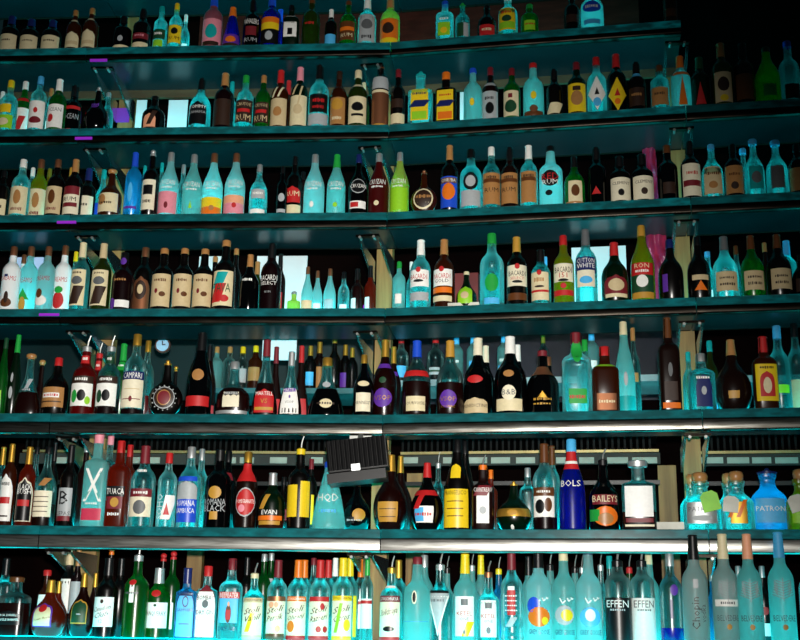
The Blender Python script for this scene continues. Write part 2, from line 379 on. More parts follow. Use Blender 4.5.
ROWS = {1: '''
10.5 18.5 17|wine|drk|navy:l|r .03 .44 cream .95;L 0.28 .07 dbrown|navy-capped dark bottle with cream label, first from the left end
30.5 18.5 20|wine|drk|navy:l|r .03 .44 cream .95;L 0.28 .07 dbrown|navy-capped dark bottle with cream label, second from the left end
52 19 21|wine|drk|navy:l|r .03 .44 cream .95;L 0.28 .07 dbrown|navy-capped dark bottle with cream label, third from the left end
74 15 11|std|amb|tan:m|a .05 .42 cream .9;r .12 .2 beige .8;r .68 .74 cream .9|amber bottle with cream arched label, left one of the pair
90.5 16 9|std|amb|tan:m|a .05 .45 cream .9;r .12 .2 beige .8;r .68 .74 cream .9|amber bottle with cream arched label, right one of the pair
123 18 17|wine|blk|black:l|r .0 .1 cream .9;o .2 .36 lgrey .3|black bottle with small pale emblem and cream foot label
142 18 10|wine|drk|black:l|r .0 .14 cream .9;r .22 .36 maroon .9;L .3 .07 pink|dark bottle with slanted maroon band and cream foot label
160.5 14 7|wine|clr|teal:m|r .2 .42 dgreen .9;r .03 .18 lime .7;L .32 .08 white|slim teal-lit clear bottle with dark green label
175.5 14 4|std|clr|yellow:m|r .1 .48 yellow .93;o .28 .42 black .5;T RUM .2 .07 black|teal-lit clear bottle with yellow cap and yellow label
212.5 20 -5|std|pnk|blue:l|r .04 .5 pink .95;o .15 .4 teal .6;r .03 .1 dbrown .8|blue-necked bottle with pink and teal picture label
232 19 8|cone|blu|orange:l|r .05 .3 purple .9;o .1 .25 orange .6;r .02 .08 dbrown .8|cone-shaped blue bottle with orange neck and purple picture
252 18 1|std|blk|black:l|T WHALERS .5 .1 white;r .22 .4 maroon .6;T RUM .13 .08 lgrey|black bottle with white capital lettering and red figures
271 20 -5|std|blu|blue:l|r .42 .52 orange .9;r .3 .42 yellow .9;r .04 .3 black .9;o .1 .26 lgrey .4|bright blue-necked bottle with rainbow and black label
291 16.5 6|sq|dgn|black:m|r .2 .7 white .8;r .25 .4 black .3;L .55 .09 black|square dark green bottle with white label
311 18 -3|std|olv|brown:m|L .42 .07 red|olive amber bottle with small red lettering
331 12 10|wine|drk|white:l|r .02 .28 sky .9|slim dark bottle with white cap and pale blue foot label
348 17 2|std|grn|brown:s|r .1 .5 brown .9;r .3 .38 orange .85;T RUM .2 .08 cream|green glass bottle with brown and orange label
367 19 -1|std|clr|white:l|r .05 .6 lgrey .85;o .3 .5 grey .6;L .15 .09 black|clear bottle with white cap and grey label
390 20 -2|std|yef|tan:l|r .1 .5 orange .95;r .03 .12 yellow .9;o .2 .42 dbrown .6|tan-necked bottle with orange and yellow sunset label
445 18 2|sq|clr|blue:s|r .1 .42 lime .7;o .15 .3 yellow .4;L .5 .08 white|clear bottle with blue cap and lime green label
462.5 15 3|std|clt|green:b|r .05 .4 dgreen .6;r .05 .4 lgrey .3 .6|narrow clear bottle with round green stopper
487 19 6|jug|drk|black:s|r .04 .34 red .8;L .2 .1 cream|squat dark bottle with red label and pale lettering
508 20 -4|std|clr|white:m|r .12 .62 yellow .85;r .15 .3 lime .8;L .52 .09 red;o .3 .45 dgreen .5|bright cyan clear bottle with yellow and green label
529.5 18 5|std|grn|green:m|r .1 .4 lime .6;L .28 .08 red|green bottle with small lime label
572 16 -5|std|drk|black:m|r .2 .4 dbrown .8|dim dark bottle right of centre with brown label
592 23 -12|std|fro|white:m|o .35 .6 blue .8;L .48 .08 white;r .1 .2 sky .7|frosted white bottle with blue oval label
670 14 -14|tall|amb|brown:m|r .15 .35 brown .8|slim amber bottle at the right end
''', 2: '''
8 18 81|std|clr|yellow:m|r .05 .3 lime .9;r .34 .5 yellow .7;o .1 .24 cream .6|teal-lit clear bottle with yellow cap at the left end
22 16 82|std|grn|white:m|r .04 .5 white .93;s .12 .36 red .4;r .62 .68 red .9|green-necked bottle with red-flashed white label
37.5 17 77|tall|clr|sky:m|r .04 .52 white .93;o .3 .4 red .25;o .12 .24 maroon .7|pale blue-capped clear bottle with white label and dark red fruit
57 18 80|std|grn|white:l|r .05 .48 white .93;o .15 .3 red .35 -.3;T OCEAN .38 .07 grey|green bottle with long white cap and red spot label
72.5 18 86|wine|blk|black:l|r .5 .56 red .9;r .08 .13 red .9;T OCEAN .36 .1 lgrey|black bottle with two red stripes
97 25 87|orb|blk|silver:b|L .55 .1 purple;o .48 .53 purple .4|round black bottle with purple emblem and silver stopper
154 23 97|jug|drk|black:s|a .05 .42 peach .55;s .12 .5 dbrown .2 .2|stout black jug with pink label by white card
200 22 79|jug|clr|black:l|a .08 .5 black .8;T TOMMY .4 .06 white;T BAHAMA .3 .05 lgrey|round cyan clear bottle with arched black label
223.5 20 74|std|wne|tan:l|r .05 .5 dbrown .9|dark red bottle with tan strip neck and no bright label
244.5 18 76|std|clr|green:m|r .1 .5 dbrown .93;r .28 .34 red .7;T CRUSOE .42 .06 beige;T RUM .18 .11 beige|cyan clear bottle with dark label and pale capitals
262.5 16 76|std|grn|tan:m|r .08 .46 dbrown .93;r .26 .32 red .7;T CRUSOE .4 .06 beige;T RUM .16 .11 beige|green-shouldered bottle with dark label and pale capitals
279.5 18 71|std|amb|red:l|r .03 .48 beige .93;o .18 .34 tan .5;s .5 .68 cream .12 -.4;s .5 .68 cream .12 .3|red-capped amber bottle wrapped in cord with beige label
299 18 68|std|dgn|pink:l|r .03 .5 cream .93;o .2 .36 beige .5;s .52 .7 beige .12 -.4;s .3 .66 beige .1 .2|pink-brown capped bottle wrapped in cord with cream label
318.5 21 66|std|clr|black:l|r .22 .5 black .85;L .4 .08 red;L .3 .07 red;r .03 .2 lgrey .93|cyan clear bottle with black and red label over white band
338.5 17 72|std|amb|dbrown:m|r .04 .5 tan .9;o .28 .48 gold .7;L .14 .08 cream|amber bottle with ornate gold and tan label
357.5 20 71|std|olv|cream:m|r .05 .5 cream .9;o .25 .4 black .6;r .17 .21 black .6;r .68 .73 cream .9|olive bottle with cream label and dark tree emblem
380 17.5 63|cyl|drk|brown:b|r .02 .5 copper .97;r .5 .54 cream .97;r .56 .74 lgrey .95;r .0 .03 gold .97|straight cylinder bottle with brown wicker body and white upper band
398 15 70|wine|drk|maroon:m|r .03 .2 cream .95;r .3 .45 dbrown .8|slim dark bottle with white foot label beside the wicker cylinder
420.5 25 71.5|slab|clr|teal:b|r .06 .62 yellow .72;s .3 .42 navy .66;r .08 .22 lime .6;L .54 .06 navy|wide square cyan clear bottle with yellow label and black diagonal
446 21 73|slab|drk|orange:m|r .04 .62 yellow .8;s .3 .42 navy .74;r .06 .2 orange .7;L .52 .06 red|square dark bottle with orange label and black diagonal
473 19 69|std|frt|blue:s|o .26 .4 yellow .25|frosted blue-green bottle with blue cap and tiny yellow figure
490.5 17.5 68|std|cog|maroon:m|r .04 .54 lgrey .9;o .15 .35 black .5;L .42 .07 black;r .64 .7 lgrey .8|brown bottle with grey-white crest label
512 17.5 69|std|grn|maroon:m|r .04 .52 cream .88;o .1 .34 dgreen .7;r .38 .46 maroon .25|green bottle with cream label and dark leaf
533.5 21 64|std|frt|red:s|o .3 .44 yellow .28;r .0 .1 brown .9;o .08 .2 copper .4|frosted blue-green bottle with red cap and brown foot
554.5 16 70|wine|drk|black:l|s .04 .26 cream .8|slim dark bottle with slanted cream label
577 20 63|std|dgn|maroon:m|r .04 .55 yellow .88;o .15 .42 tan .6;r .42 .5 dbrown .4|dark green bottle with red cap and leaf on yellowish label
597 20 58|std|clr|red:m|d .04 .62 white .9;u .3 .42 black .25;o .1 .25 sky .4|cyan clear bottle with red cap and white diamond label
617 20 55|std|blk|red:l|d .02 .56 yellow .9;u .26 .38 red .3;o .12 .22 orange .3|black bottle with red cap and yellow diamond label
637 18 63|std|drk|black:l|r .68 .76 sky .9;r .08 .44 dbrown .85;L .3 .08 tan|dark bottle with pale blue neck band
660 19 66|tall|clt|brown:m|r .08 .46 tan .88;L .32 .08 dbrown|dim clear bottle with tan label
681 20 57|std|frt|orange:l|u .04 .58 orange .45;r .6 .66 orange .9|dim teal bottle with orange carrot-shaped label
700.5 20 58|std|dgn|dgreen:l|u .08 .48 red .5|dim green bottle with red label
722.5 21 44|std|olv|tan:l|r .04 .5 beige .8;o .2 .42 dbrown .55;o .05 .15 yellow .4|dim olive bottle with tan neck and beige label
744.5 20 44|wine|drk|black:l|r .06 .46 brown .85|very dark bottle with brown label
768 25 48|taper|lim|dgreen:s|r .1 .3 green .5|glowing green tapered bottle
790 21 42|std|clt|blue:s|r .08 .3 dbrown .7|dim blue-lit clear bottle at the right end
''', 3: '''
2 14 171|wine|drk|black:m|r .03 .36 cream .95;L .2 .08 dbrown|dark bottle with cream label cut by the left edge
20 19 160|std|clr|white:m|r .04 .5 cream .93;o .2 .44 tan .4;L .12 .07 maroon|teal-lit clear bottle with white cap and sailor figure label
37.5 18 160|std|yel|copper:m|r .04 .5 cream .93;o .2 .44 tan .4;L .12 .07 maroon|yellow bottle with sailor figure on cream label
55 18 160|std|drk|copper:m|r .04 .5 beige .93;o .2 .44 brown .4;L .12 .07 maroon|dark bottle with copper cap and sailor figure label
73 18 160|std|drk|tan:l|r .03 .5 ivory .93;r .36 .5 maroon .9;r .15 .22 maroon .8;T RUM .28 .07 black|dark bottle with tan neck and maroon striped white label
86.5 17 169|wine|drk|navy:l|r .03 .46 ivory .95;L .3 .06 dbrown|navy-capped dark bottle with plain cream label
110.5 23 170|jug|amb|tan:c|r .08 .46 cream .93;o .22 .44 tan .4 -.4;L .26 .06 dbrown|squat amber bottle with slanted cream label and cork
132.5 16.5 153|tall|sky|blue:l|r .1 .14 purple .8;o .2 .5 sky .3|tall clear blue bottle with blue neck
150 16.5 150|tall|drk|silver:b|r .08 .52 ivory .85;r .3 .44 black .6;L .2 .07 dbrown|dark bottle with cream label and round silver stopper
168.5 20 153|taper|fro|silver:m|r .03 .36 pink .97;T CRUZAN .5 .08 white;L .42 .04 white;o .1 .2 maroon .2 .1|frosted tapered bottle with pink lower half
192 20 155|taper|frt|silver:m|T CRUZAN .48 .08 white;L .4 .04 white;u .1 .22 lime .18|frosted teal-green tapered bottle with a small pear
212 21 154|taper|fro|copper:m|r .02 .16 orange .97;r .16 .3 yellow .97;T CRUZAN .5 .08 white;L .43 .04 white;o .1 .18 tan .25 .1|frosted tapered bottle fading to yellow with orange foot
234.5 21 154|taper|fro|copper:m|r .02 .18 pink .97;r .18 .3 peach .97;T CRUZAN .5 .08 white;L .43 .04 white;o .1 .18 red .22 .1|frosted tapered bottle fading to peach with pink foot
258.5 18.5 165|jug|clr|silver:m|r .3 .48 lgrey .75;L .4 .06 white;r .02 .1 white .8|wide-shouldered clear bottle with grey badge
282 11 167|wine|blk|black:m|o .25 .42 lgrey .6;r .03 .1 lgrey .8|narrow black bottle with round pale badge
294 17 157|std|drk|black:m|a .22 .48 red .9;T RUM .36 .08 cream;r .03 .18 cream .95|dark bottle with red arched badge and cream foot
314 21 155|taper|fro|silver:m|T CRUZAN .48 .08 white;L .4 .04 white;o .1 .2 white .2|frosted bright blue tapered bottle with white lettering
336 19 155|taper|frt|green:l|T CRUZAN .48 .08 white;L .4 .04 white;o .1 .18 lime .25|frosted tapered bottle with green neck
358 20 155|jug|blk|navy:m|o .32 .56 lgrey .75;o .335 .545 black .7;T CRUZAN .44 .06 white;r .08 .2 white .8;r .1 .18 red .4 -.35|black bottle with white-ringed oval and red and white strip
378.5 21 154|taper|crd|silver:m|T CRUZAN .5 .08 white;L .42 .04 white;o .12 .2 cream .25|frosted dark red tapered bottle
399.5 19 153|taper|yef|silver:m|r .04 .4 lime .97;T CRUZAN .5 .08 white;L .42 .04 white|frosted yellow-green tapered bottle
424 27 170|disk|amb|copper:b|o .06 .54 cream .75;o .1 .5 dbrown .66;L .34 .1 tan|wide oval amber bottle with ringed oval label
449.5 18 146|std|drk|tan:l|r .04 .5 blue .93;o .15 .4 orange .75;r .4 .48 copper .9;T CORUBA .44 .05 white|tan-necked dark bottle with blue and orange sunset label
471 23 150|std|clr|black:m|r .05 .3 lgrey .85;o .3 .58 black .65;o .35 .53 lgrey .45|clear teal bottle with round black badge and white label
491.5 18.5 147.5|std|clt|white:m|r .06 .55 tan .93;r .4 .46 brown .9;L .48 .06 dbrown;T RUM .28 .07 dbrown|clear bottle with white cap and tan label, left one
510 18 148|std|brn|black:l|r .06 .55 tan .93;r .4 .46 brown .9;L .48 .06 dbrown;T RUM .28 .07 dbrown|dark brown bottle with black neck and tan label
529 18.5 146|std|clr|white:l|r .06 .55 tan .85;r .4 .46 brown .8;L .48 .06 dbrown|clear bottle with long white cap and tan label
551 24 147|goose|fro|black:s|o .3 .56 black .7;T RED .46 .1 red;T RUM .37 .08 white;o .15 .24 black .3 -.1|frosted white bottle with black and red oval emblem
574.5 21 157|jug|grn|black:l|r .05 .46 cream .66;o .15 .38 brown .4;r .0 .05 tan .9|short green-lit bottle with rooster on square cream label
597 19 148|wine|blk|black:l|u .15 .28 red .5|almost black bottle with dull red mark
620 21 157|wine|drk|black:l|r .03 .5 ivory .93;o .12 .26 black .3;T CLEMENT .38 .06 dbrown|dark bottle with white half label, left one of two
642.5 22 155|wine|drk|black:l|r .03 .5 ivory .93;o .12 .26 dbrown .3;T CLEMENT .38 .06 dbrown|dark bottle with white half label, right one of two
668 20 146|wine|blk|brown:m|r .1 .3 dbrown .6|very dark plain bottle before the right post
691 20 142|std|drk|black:l|r .04 .58 ivory .9;r .2 .3 maroon .85;L .42 .08 red|dark bottle with cream and dark red banded label
712.5 22 145|jug|clr|sky:s|r .06 .55 beige .8;L .42 .07 brown;o .15 .28 tan .4|bright clear round-shouldered bottle with beige label
734 19 145|std|drk|black:m|r .05 .56 tan .9;L .4 .07 brown;o .12 .26 dbrown .4|dark bottle with dull tan label
754.5 20 140|jug|clr|sky:w|r .1 .5 teal .7;o .2 .4 grey .5|bright clear bottle with ball cap and grey picture
777 22 141|jug|clr|sky:w|r .1 .5 grey .6|clear teal bottle with wide cap and dim grey label
798 19 145|std|drk|black:m|r .06 .5 tan .9|dark bottle with tan label at the right edge
''', 4: '''
10 18.5 247|tall|wht|copper:m|T DREAMIS .48 .07 red;o .04 .18 brown .6;o .1 .28 dbrown .25;r .5 .54 navy .2 -.2|frosted white bottle with brown nuts picture at the left end
27 18 247|tall|fro|copper:m|T DREAMIS .48 .07 red;u .2 .36 green .7;o .02 .24 gold .4|frosted cyan bottle with a pineapple picture
45 17.5 247|tall|fro|copper:m|T DREAMIS .48 .07 red;o .06 .22 white .7;o .18 .32 brown .4 -.2|frosted pale blue bottle with coconut picture
61.5 17.5 246|tall|wht|copper:m|T DREAMIS .48 .07 red;o .06 .3 red .66;o .28 .38 green .5|frosted white bottle with a red apple picture
79.5 18.5 243|std|clt|cream:l|r .06 .58 cream .86;s .08 .34 dbrown .55;o .36 .48 grey .6;L .53 .04 dbrown|clear bottle with cream neck and dark slash on cream label
100.5 19.5 244|std|olv|beige:l|r .06 .58 cream .86;s .08 .34 dbrown .55;o .36 .48 grey .6;L .53 .04 dbrown|olive brown bottle with dark slash on cream label
122.5 22 253|std|wne|black:m|o .0 .2 purple .35 -.65;r .04 .16 white .6 .3;o .78 .9 purple .8;L .5 .06 tan|dark wine bottle with purple seals and white foot label
142.5 20 248|std|drk|copper:m|a .06 .54 copper .85;o .2 .48 dbrown .6;o .28 .42 beige .3|dark bottle with ornate copper arched label
162 21 249|wine|drk|tan:s|r .05 .56 beige .93;o .25 .33 maroon .15 -.3;o .2 .28 brown .3 .3;L .46 .06 brown|dark bottle with beige label, leftmost of the three alike
182.5 20 249|wine|drk|tan:s|r .05 .56 beige .93;o .25 .33 maroon .15 -.3;o .2 .28 brown .3 .3;L .46 .06 brown|dark bottle with beige label, middle of the three alike
203 20.5 249.5|wine|drk|tan:s|r .05 .56 beige .93;o .25 .33 maroon .15 -.3;o .2 .28 brown .3 .3;L .46 .06 brown|dark bottle with beige label, rightmost of the three alike
224 22 241|wine|drk|tan:s|r .05 .54 cream .93;s .3 .52 teal .5 -.2;s .1 .36 red .5 -.3;T TAVA .3 .12 dgreen;o .1 .2 red .4 .3|dark bottle with red, teal and cream picture label
249 20.5 255|jug|blk|tan:l|L .52 .06 white|black bottle with tan cap and tiny white lettering
270.5 21 244|std|wne|black:l|T BACARDI .46 .08 white;T SELECT .38 .05 white;T RUM .25 .03 lgrey|dark red-black bottle lettered white before the white panel
399 13 262|tall|frt|green:m|r .1 .3 white .5|slim frosted teal bottle with green cap beside the centre post
420.5 21 240.5|std|clr|white:l|r .3 .54 white .93;o .5 .58 red .25;T BACARDI .44 .07 red;o .36 .4 black .5;r .1 .22 lgrey .93|clear bottle with white cap, white label and red emblem
444 21 240|std|amb|tan:l|r .3 .54 white .93;o .5 .58 red .25;T BACARDI .44 .07 red;T GOLD .37 .05 black;r .08 .16 cream .93;r .2 .28 orange .93|amber bottle with gold cap and white label
466.5 21 272|pear|dgn|cream:s|a .08 .56 lime .72;o .2 .4 beige .4|short pear-shaped bottle with pale green label before a red carton
492 25 234|std|clr|green:m|o .18 .42 green .55;r .02 .1 sky .6|wide clear teal bottle with green cap and green leaf
517 21 237.5|std|drk|gold:l|r .26 .56 ivory .93;o .5 .58 red .25;T BACARDI .44 .07 black;T SELECT .37 .04 red;o .3 .34 black .5;r .06 .16 brown .93|dark bottle with gold-brown cap and white label
541 20 250|std|clt|black:l|r .06 .56 cream .88;o .5 .6 red .25;L .42 .1 tan;o .28 .32 dbrown .5;r .2 .24 red .88|dark-capped clear bottle with cream label and red line
564 21 236|std|yel|red:m|r .3 .56 ivory .9;T BACARDI .47 .08 black;T 151 .39 .07 red;o .3 .34 black .5;o .2 .28 red .3;r .1 .18 red .93|yellow-green bottle with red cap and cream label
586.5 22 230|std|clr|grey:l|r .38 .6 navy .9;T CUTTON .55 .06 white;T WHITE .48 .06 white;r .2 .42 ivory .8;o .24 .34 sky .6|clear teal bottle with grey cap and navy over white label
615 27 243|jug|dgn|red:l|a .08 .42 maroon .85;o .16 .36 beige .6;r .06 .12 cream .8|stout dark bottle with red cap and maroon crest label
643 24 226|taper|yel|gold:m|r .32 .48 red .9;T RON .44 .06 cream;L .37 .05 white;r .1 .32 dgreen .9;o .16 .32 white .5;r .02 .1 gold .9|yellow-green tapered bottle with red and picture label
671 25 240|jug|drk|navy:m|r .12 .4 purple .2 -.5|dark stout bottle with blue cap and purple strip
699 23 237|jug|drk|black:m|r .28 .36 beige .7;u .12 .27 orange .55|dark bottle with orange label right of the post
725.5 26 237|jug|clr|grey:l|r .1 .4 beige .8;L .3 .05 dbrown;L .2 .06 dbrown|bright clear teal bottle with square beige label
752.5 24 236|jug|grn|brown:l|r .1 .4 beige .8;L .3 .05 dbrown;L .2 .06 dbrown|green bottle with square beige label
779 25 235|jug|drk|brown:l|r .1 .42 beige .8;L .3 .05 dbrown;L .2 .06 dbrown|dark bottle with square beige label
801 18 255|jug|blk|black:m|r .1 .4 dbrown .8|black bottle cut by the right edge
''', 5: '''
1 12 338|champ|grn|dgreen:m|r .1 .3 lime .5|green bottle cut by the left edge
13 13 335|champ|dgn|green:l|o .2 .35 lgrey .3;o .4 .52 lgrey .2|tall green bottle with long neck
28 28 354|bell|clt/cog@.36|tan:c|L .4 .05 lgrey;s .42 .58 lgrey .3 .2|wide conical decanter with clear top and dark red drink
56 26 358|jug|drk|red:m|r .12 .46 tan .9;r .28 .36 white .66;L .32 .06 red;r .2 .22 dbrown .8|stout black bottle with red cap and tan label
83.5 24.5 336|std|red|silver:p|r .1 .38 white .88;r .38 .47 dbrown .9;L .43 .05 white;o .14 .3 green .25 -.5;o .16 .3 black .35 .1;o .12 .22 lime .2 .6;r .64 .74 red .9;L .7 .05 white|red bottle with white picture label
108 23.5 336|std|clt/wne@.2|silver:p|r .1 .38 white .88;r .38 .47 dbrown .9;L .43 .05 white;o .14 .3 dgreen .25 -.5;o .16 .3 black .35 .1;r .64 .74 dgreen .9;L .7 .05 white|clear teal bottle with white picture label
133.5 23 334.5|std|clr/wne@.07|goldm:m|r .42 .52 navy .93;T CAMPARI .47 .07 white;r .08 .42 ivory .93;r .18 .19 maroon .8;o .15 .22 maroon .15;r .3 .31 beige .7|clear bottle with gold cap, navy band and tall ivory label
166 35 360|disk|drk|goldm:b|o .1 .5 lgrey .62;o .12 .48 dbrown .58;o .16 .44 tan .4;o .18 .42 maroon .36|round flattened bottle ringed with silver studs
199 26 333|champ|blk|black:l|r .1 .22 red .9;o .4 .54 tan .5|tall black sloping bottle with red band
233.5 34 362|squat|clt/cog@.5|silver:m|r .14 .42 ivory .5;r .36 .42 grey .45;r .02 .08 silver .95;T MARTELL .39 .04 white|wide cognac bottle with silver cap and small white label
265 26.5 340|bell|clt/cog@.42|maroon:l|a .03 .34 red .8;T MARTELL .28 .05 white;r .06 .1 gold .7;T VS .18 .06 gold|bell-shaped bottle with dark red cap and red label
290.5 24 352|bell|clt/cog@.4|silver:l|r .02 .4 white .8;r .36 .42 purple .75;T MARTELL .39 .05 white;o .26 .31 purple .1;T VSOP .2 .04 grey|bell-shaped bottle with silver cap and white label
326.5 36 358|bell|clt/blk@.46|goldm:m|o .12 .28 cream .4;L .2 .06 dbrown;o .48 .58 lgrey .5|wide carved dark decanter with small oval cream label
363.5 21 355|jug|blk|goldm:m|r .06 .36 ivory .7;T HENNESSY .2 .05 dbrown;o .46 .55 cream .6|black bottle with gold top and cream front label
384.5 25 340|jug|cog|goldm:l|o .12 .36 purple .75;T VSOP .24 .06 goldm;r .62 .68 purple .9;o .42 .5 dgreen .3|dark red bottle with purple oval label and tall gold cap
416.5 29 341|jug|clt/cog@.44|blue:l|r .05 .24 cream .66;T COURVOISIER .15 .04 dbrown;r .5 .58 red .95|round-bodied bottle with tall blue cap and cream label
450 28 341|jug|clt/cog@.42|gold:l|o .08 .32 purple .62;T VSOP .2 .06 goldm;T COGNAC .1 .03 goldm|round-bodied bottle with tall gold cap and purple label
478 30 338.5|jug|blk|ivory:l|a .03 .22 beige .8;T BENEDICTINE .12 .04 dbrown;o .4 .5 red .55|dark bottle with white cap, red wax seal and beige label
510.5 33 337|jug|blk|white:l|r .03 .18 cream .78;o .16 .35 ivory .44;T B&B .26 .07 grey;o .45 .54 tan .35|dark bottle with white cap and round ivory seal
543 33 351|jug|blk|maroon:s|r .6 .74 copper .95;u .24 .34 goldm .3;L .22 .05 gold;L .15 .04 gold|large round black bottle with gold lettering and copper neck
577 30 333|sq|clr|maroon:m|r .1 .28 green .6;L .18 .06 red;o .6 .9 green .9|square clear bottle with green neck and green label
605.5 28 347|sq|amb|red:m|r .04 .28 copper .7;L .16 .06 cream;r .68 .72 lime .9|square amber bottle with copper label
625.5 20.5 322|champ|frt|cream:m|r .02 .2 teal .9;o .3 .45 lgrey .2|tall frosted blue-green bottle with long neck
670 22 318|sq|brn|brown:l|r .02 .08 orange .8;o .35 .5 grey .2;r .1 .3 dbrown .6|tall square brown bottle before the right post
702 26 354|sq|clt|silver:m|a .05 .6 navy .6;L .55 .06 white;o .25 .4 lgrey .2|clear square bottle with silver cap and navy label
733 37 340|orb|brn|tan:l|r .15 .25 gold .3|wide dark round bottle with tan neck
765.5 24 337|sq|amb|red:l|r .1 .6 yellow .9;a .16 .5 red .6;o .2 .42 cream .35;L .55 .05 black|amber bottle with red cap, yellow label and red arch
''', 6: '''
7 15 444|tall|amb|goldm:l|a .05 .62 white .93;r .26 .34 red .75;L .5 .06 black;r .1 .12 dbrown .7|gold-capped bottle with white arched label and red badge
25 17 447|tall|org|goldm:l|a .05 .6 ivory .95;a .06 .58 black .86;r .24 .32 red .7;T BLACK .48 .07 white;T BUSH .42 .06 white|gold-capped bottle with black arched label and red badge
44 23 447|jug|clt/brn@.28|black:s|r .12 .44 ivory .9;r .36 .37 dbrown .7;r .3 .31 dbrown .7;r .24 .25 dbrown .7;r .18 .19 dbrown .7;s .5 .6 tan .35 .3|clear-necked bottle with ivory text label and loose tan strip
67 17.5 445|wine|drk|black:l|r .12 .46 lgrey .85;T B .34 .16 black;r .06 .12 maroon .8;T CEPAS .15 .05 black|dark wine bottle with capital B on grey label
94 24 430|slab|frt|pink:m|T X .42 .34 white;L .23 .03 white;r .06 .18 rose .85|square frosted teal bottle with large white X
117 22 441|sq|org|red:m|r .34 .46 black .85;T TUACA .4 .07 white;r .2 .34 maroon .7;o .22 .33 gold .4;L .14 .05 white|square orange bottle with red cap and dark label
142 25.5 446|std|clt|maroon:l|r .12 .44 ivory .85;r .36 .46 maroon .85;L .41 .05 white;o .15 .32 grey .5;L .68 .05 white|clear teal bottle with dark red neck and red-topped white label
166.5 19.5 453|tall|clr|red:m|s .1 .42 white .5 .4;u .16 .32 red .3 .3;V SOHO .27 .085 white -.45|clear teal bottle with red cap and sideways white lettering
188.5 23 447|std|clr|silver:m|r .06 .18 blue .9;r .18 .34 blue .9;a .34 .56 lgrey .9;T ROMANA .29 .07 white;T SAMBUCA .2 .06 white;r .56 .62 blue .9|clear bottle with silver cap and blue label
217.5 27 450|std|blk|black:m|o .36 .52 gold .5;T ROMANA .32 .08 lgrey;T BLACK .24 .08 lgrey;r .1 .2 gold .3|black bottle with gold badge and pale lettering
246 22 452|std|brn|goldm:m|o .14 .52 lgrey .9;o .16 .5 red .85;T POMEGRANATE .34 .05 white;r .6 .84 red .97;o .2 .3 pink .3 -.3|brown bottle with red neck and tilted red oval label
272 27 473|jug|dgn/amb@.22|silver:l|r .22 .32 black .9;T EVAN .28 .08 white;r .14 .22 orange .9;r .06 .13 gold .8;s .34 .6 gold .2 -.4|short pear bottle with silver cap and black and gold band
299 24 436|tall|drk|yellow:p|r .12 .46 yellow .5 -.45;r .12 .5 yellow .4 .7|tall black bottle with yellow labels and pour spout
329 34 462|cone|frt|blue:s|T HQD .45 .13 white;L .26 .07 sky|wide conical bright teal bottle below the black ribbed box
356.5 29 479|orb|blk|brown:m|o .18 .42 gold .45 .3;r .14 .26 black .5 -.5;L .2 .05 lgrey -.4|round black bottle with gold flower emblem
390.5 35 455|orb|cog|goldm:l|r .1 .36 gold .6;r .16 .17 dbrown .5;r .26 .27 dbrown .5|round dark brown bottle with gold cap and gold label
427 33 463|orb|blk|red:l|r .1 .34 white .6;r .12 .32 sky .3 -.3;L .22 .06 red;s .3 .56 red .2 -.3;r .5 .58 red .97|round black bottle with red ribbon and white label
457.5 28 440|champ|drk|black:m|r .02 .44 yellow .9;T FRANGELICO .4 .05 dbrown;r .3 .31 brown .6;r .22 .23 brown .6;r .14 .15 brown .6;a .56 .72 yellow .55|dark sloping bottle with large yellow label
483 23 455|sq|cog|orange:p|r .08 .5 white .55;s .44 .58 maroon .6;T COINTREAU .52 .06 white;o .2 .3 lgrey .3|square reddish brown bottle with white label and pour spout
514 36 481|orb|dgn|goldm:b|r .26 .42 goldm .97;o .28 .4 gold .3;o .0 .1 white .12|ball-shaped dark bottle with gold band and crown stopper
545 24.5 444|std|clr/wne@.14|brown:l|r .14 .48 white .85;r .38 .48 brown .85;L .43 .04 white;o .18 .34 black .4 -.3;o .2 .36 brown .3 .4|clear teal bottle with brown neck and white picture label
572.5 27 439.5|champ|blu|sky:m|T BOLS .5 .07 white;r .66 .86 red .97;r .72 .75 white .97|deep blue tapered bottle with red and white neck
604 31 449|jug|blk|black:p|r .3 .42 maroon .8;T BAILEYS .37 .08 cream;o .04 .28 orange .8;r .1 .24 green .3 -.7;o .06 .2 tan .5|stout black bottle with green and orange picture label
639 34 461|slab|clt/brn@.25|silver:w|r .18 .62 gloss .82;r .1 .16 maroon .8;r .04 .07 ivory .85|square bottle with large bare white label
701 35 472|pat|clr|tan:k|r .1 .46 silver .85;T PATRON .34 .08 grey;o .14 .24 lgrey .6|round-shouldered clear bottle with cork and green tag
737.5 33 471|pat|clr|tan:k|r .1 .46 goldm .5;s .2 .5 orange .12 -.3;s .2 .5 orange .12 .2|round-shouldered yellow-green bottle with cork and white tag
769 36 468|pat|sky|navy:b|r .12 .5 sky .8;T PATRON .34 .08 white|bright blue round-shouldered bottle with ball stopper
802 32 469|pat|yel|tan:k|r .1 .4 lime .8|yellow-green bottle cut by the right edge
''', 7: '''
14 30 577|sq|clt/cog@.55|brown:w|a .18 .42 black .8;T JACK_DANIELS .34 .05 white;T SINGLE_BARREL .27 .04 white|square whiskey bottle with brown wooden stopper
49 35 580|orb|org|goldm:l|a .16 .58 purple .6;a .18 .55 cream .52;o .42 .56 red .3;I Crown_Royal .3 .06 brown|round orange-red bottle with purple and cream shield label
82 26 573|orb|cog|goldm:l|a .2 .58 gold .64;a .22 .56 dgreen .58;o .34 .36 lgrey .2|round dark bottle with green arched label and gold top
105.5 23 558|wine|drk|black:l|r .13 .5 white .9;I Canadian .36 .06 black;I Club .28 .07 black;o .42 .47 dbrown .15;T 12 .2 .04 grey|dark wine bottle with white script label
135 25 542|tall|grn|silver:p|r .36 .56 white .2;o .54 .6 red .35;L .46 .03 grey|tall green bottle with silver pourer and narrow white ribbon
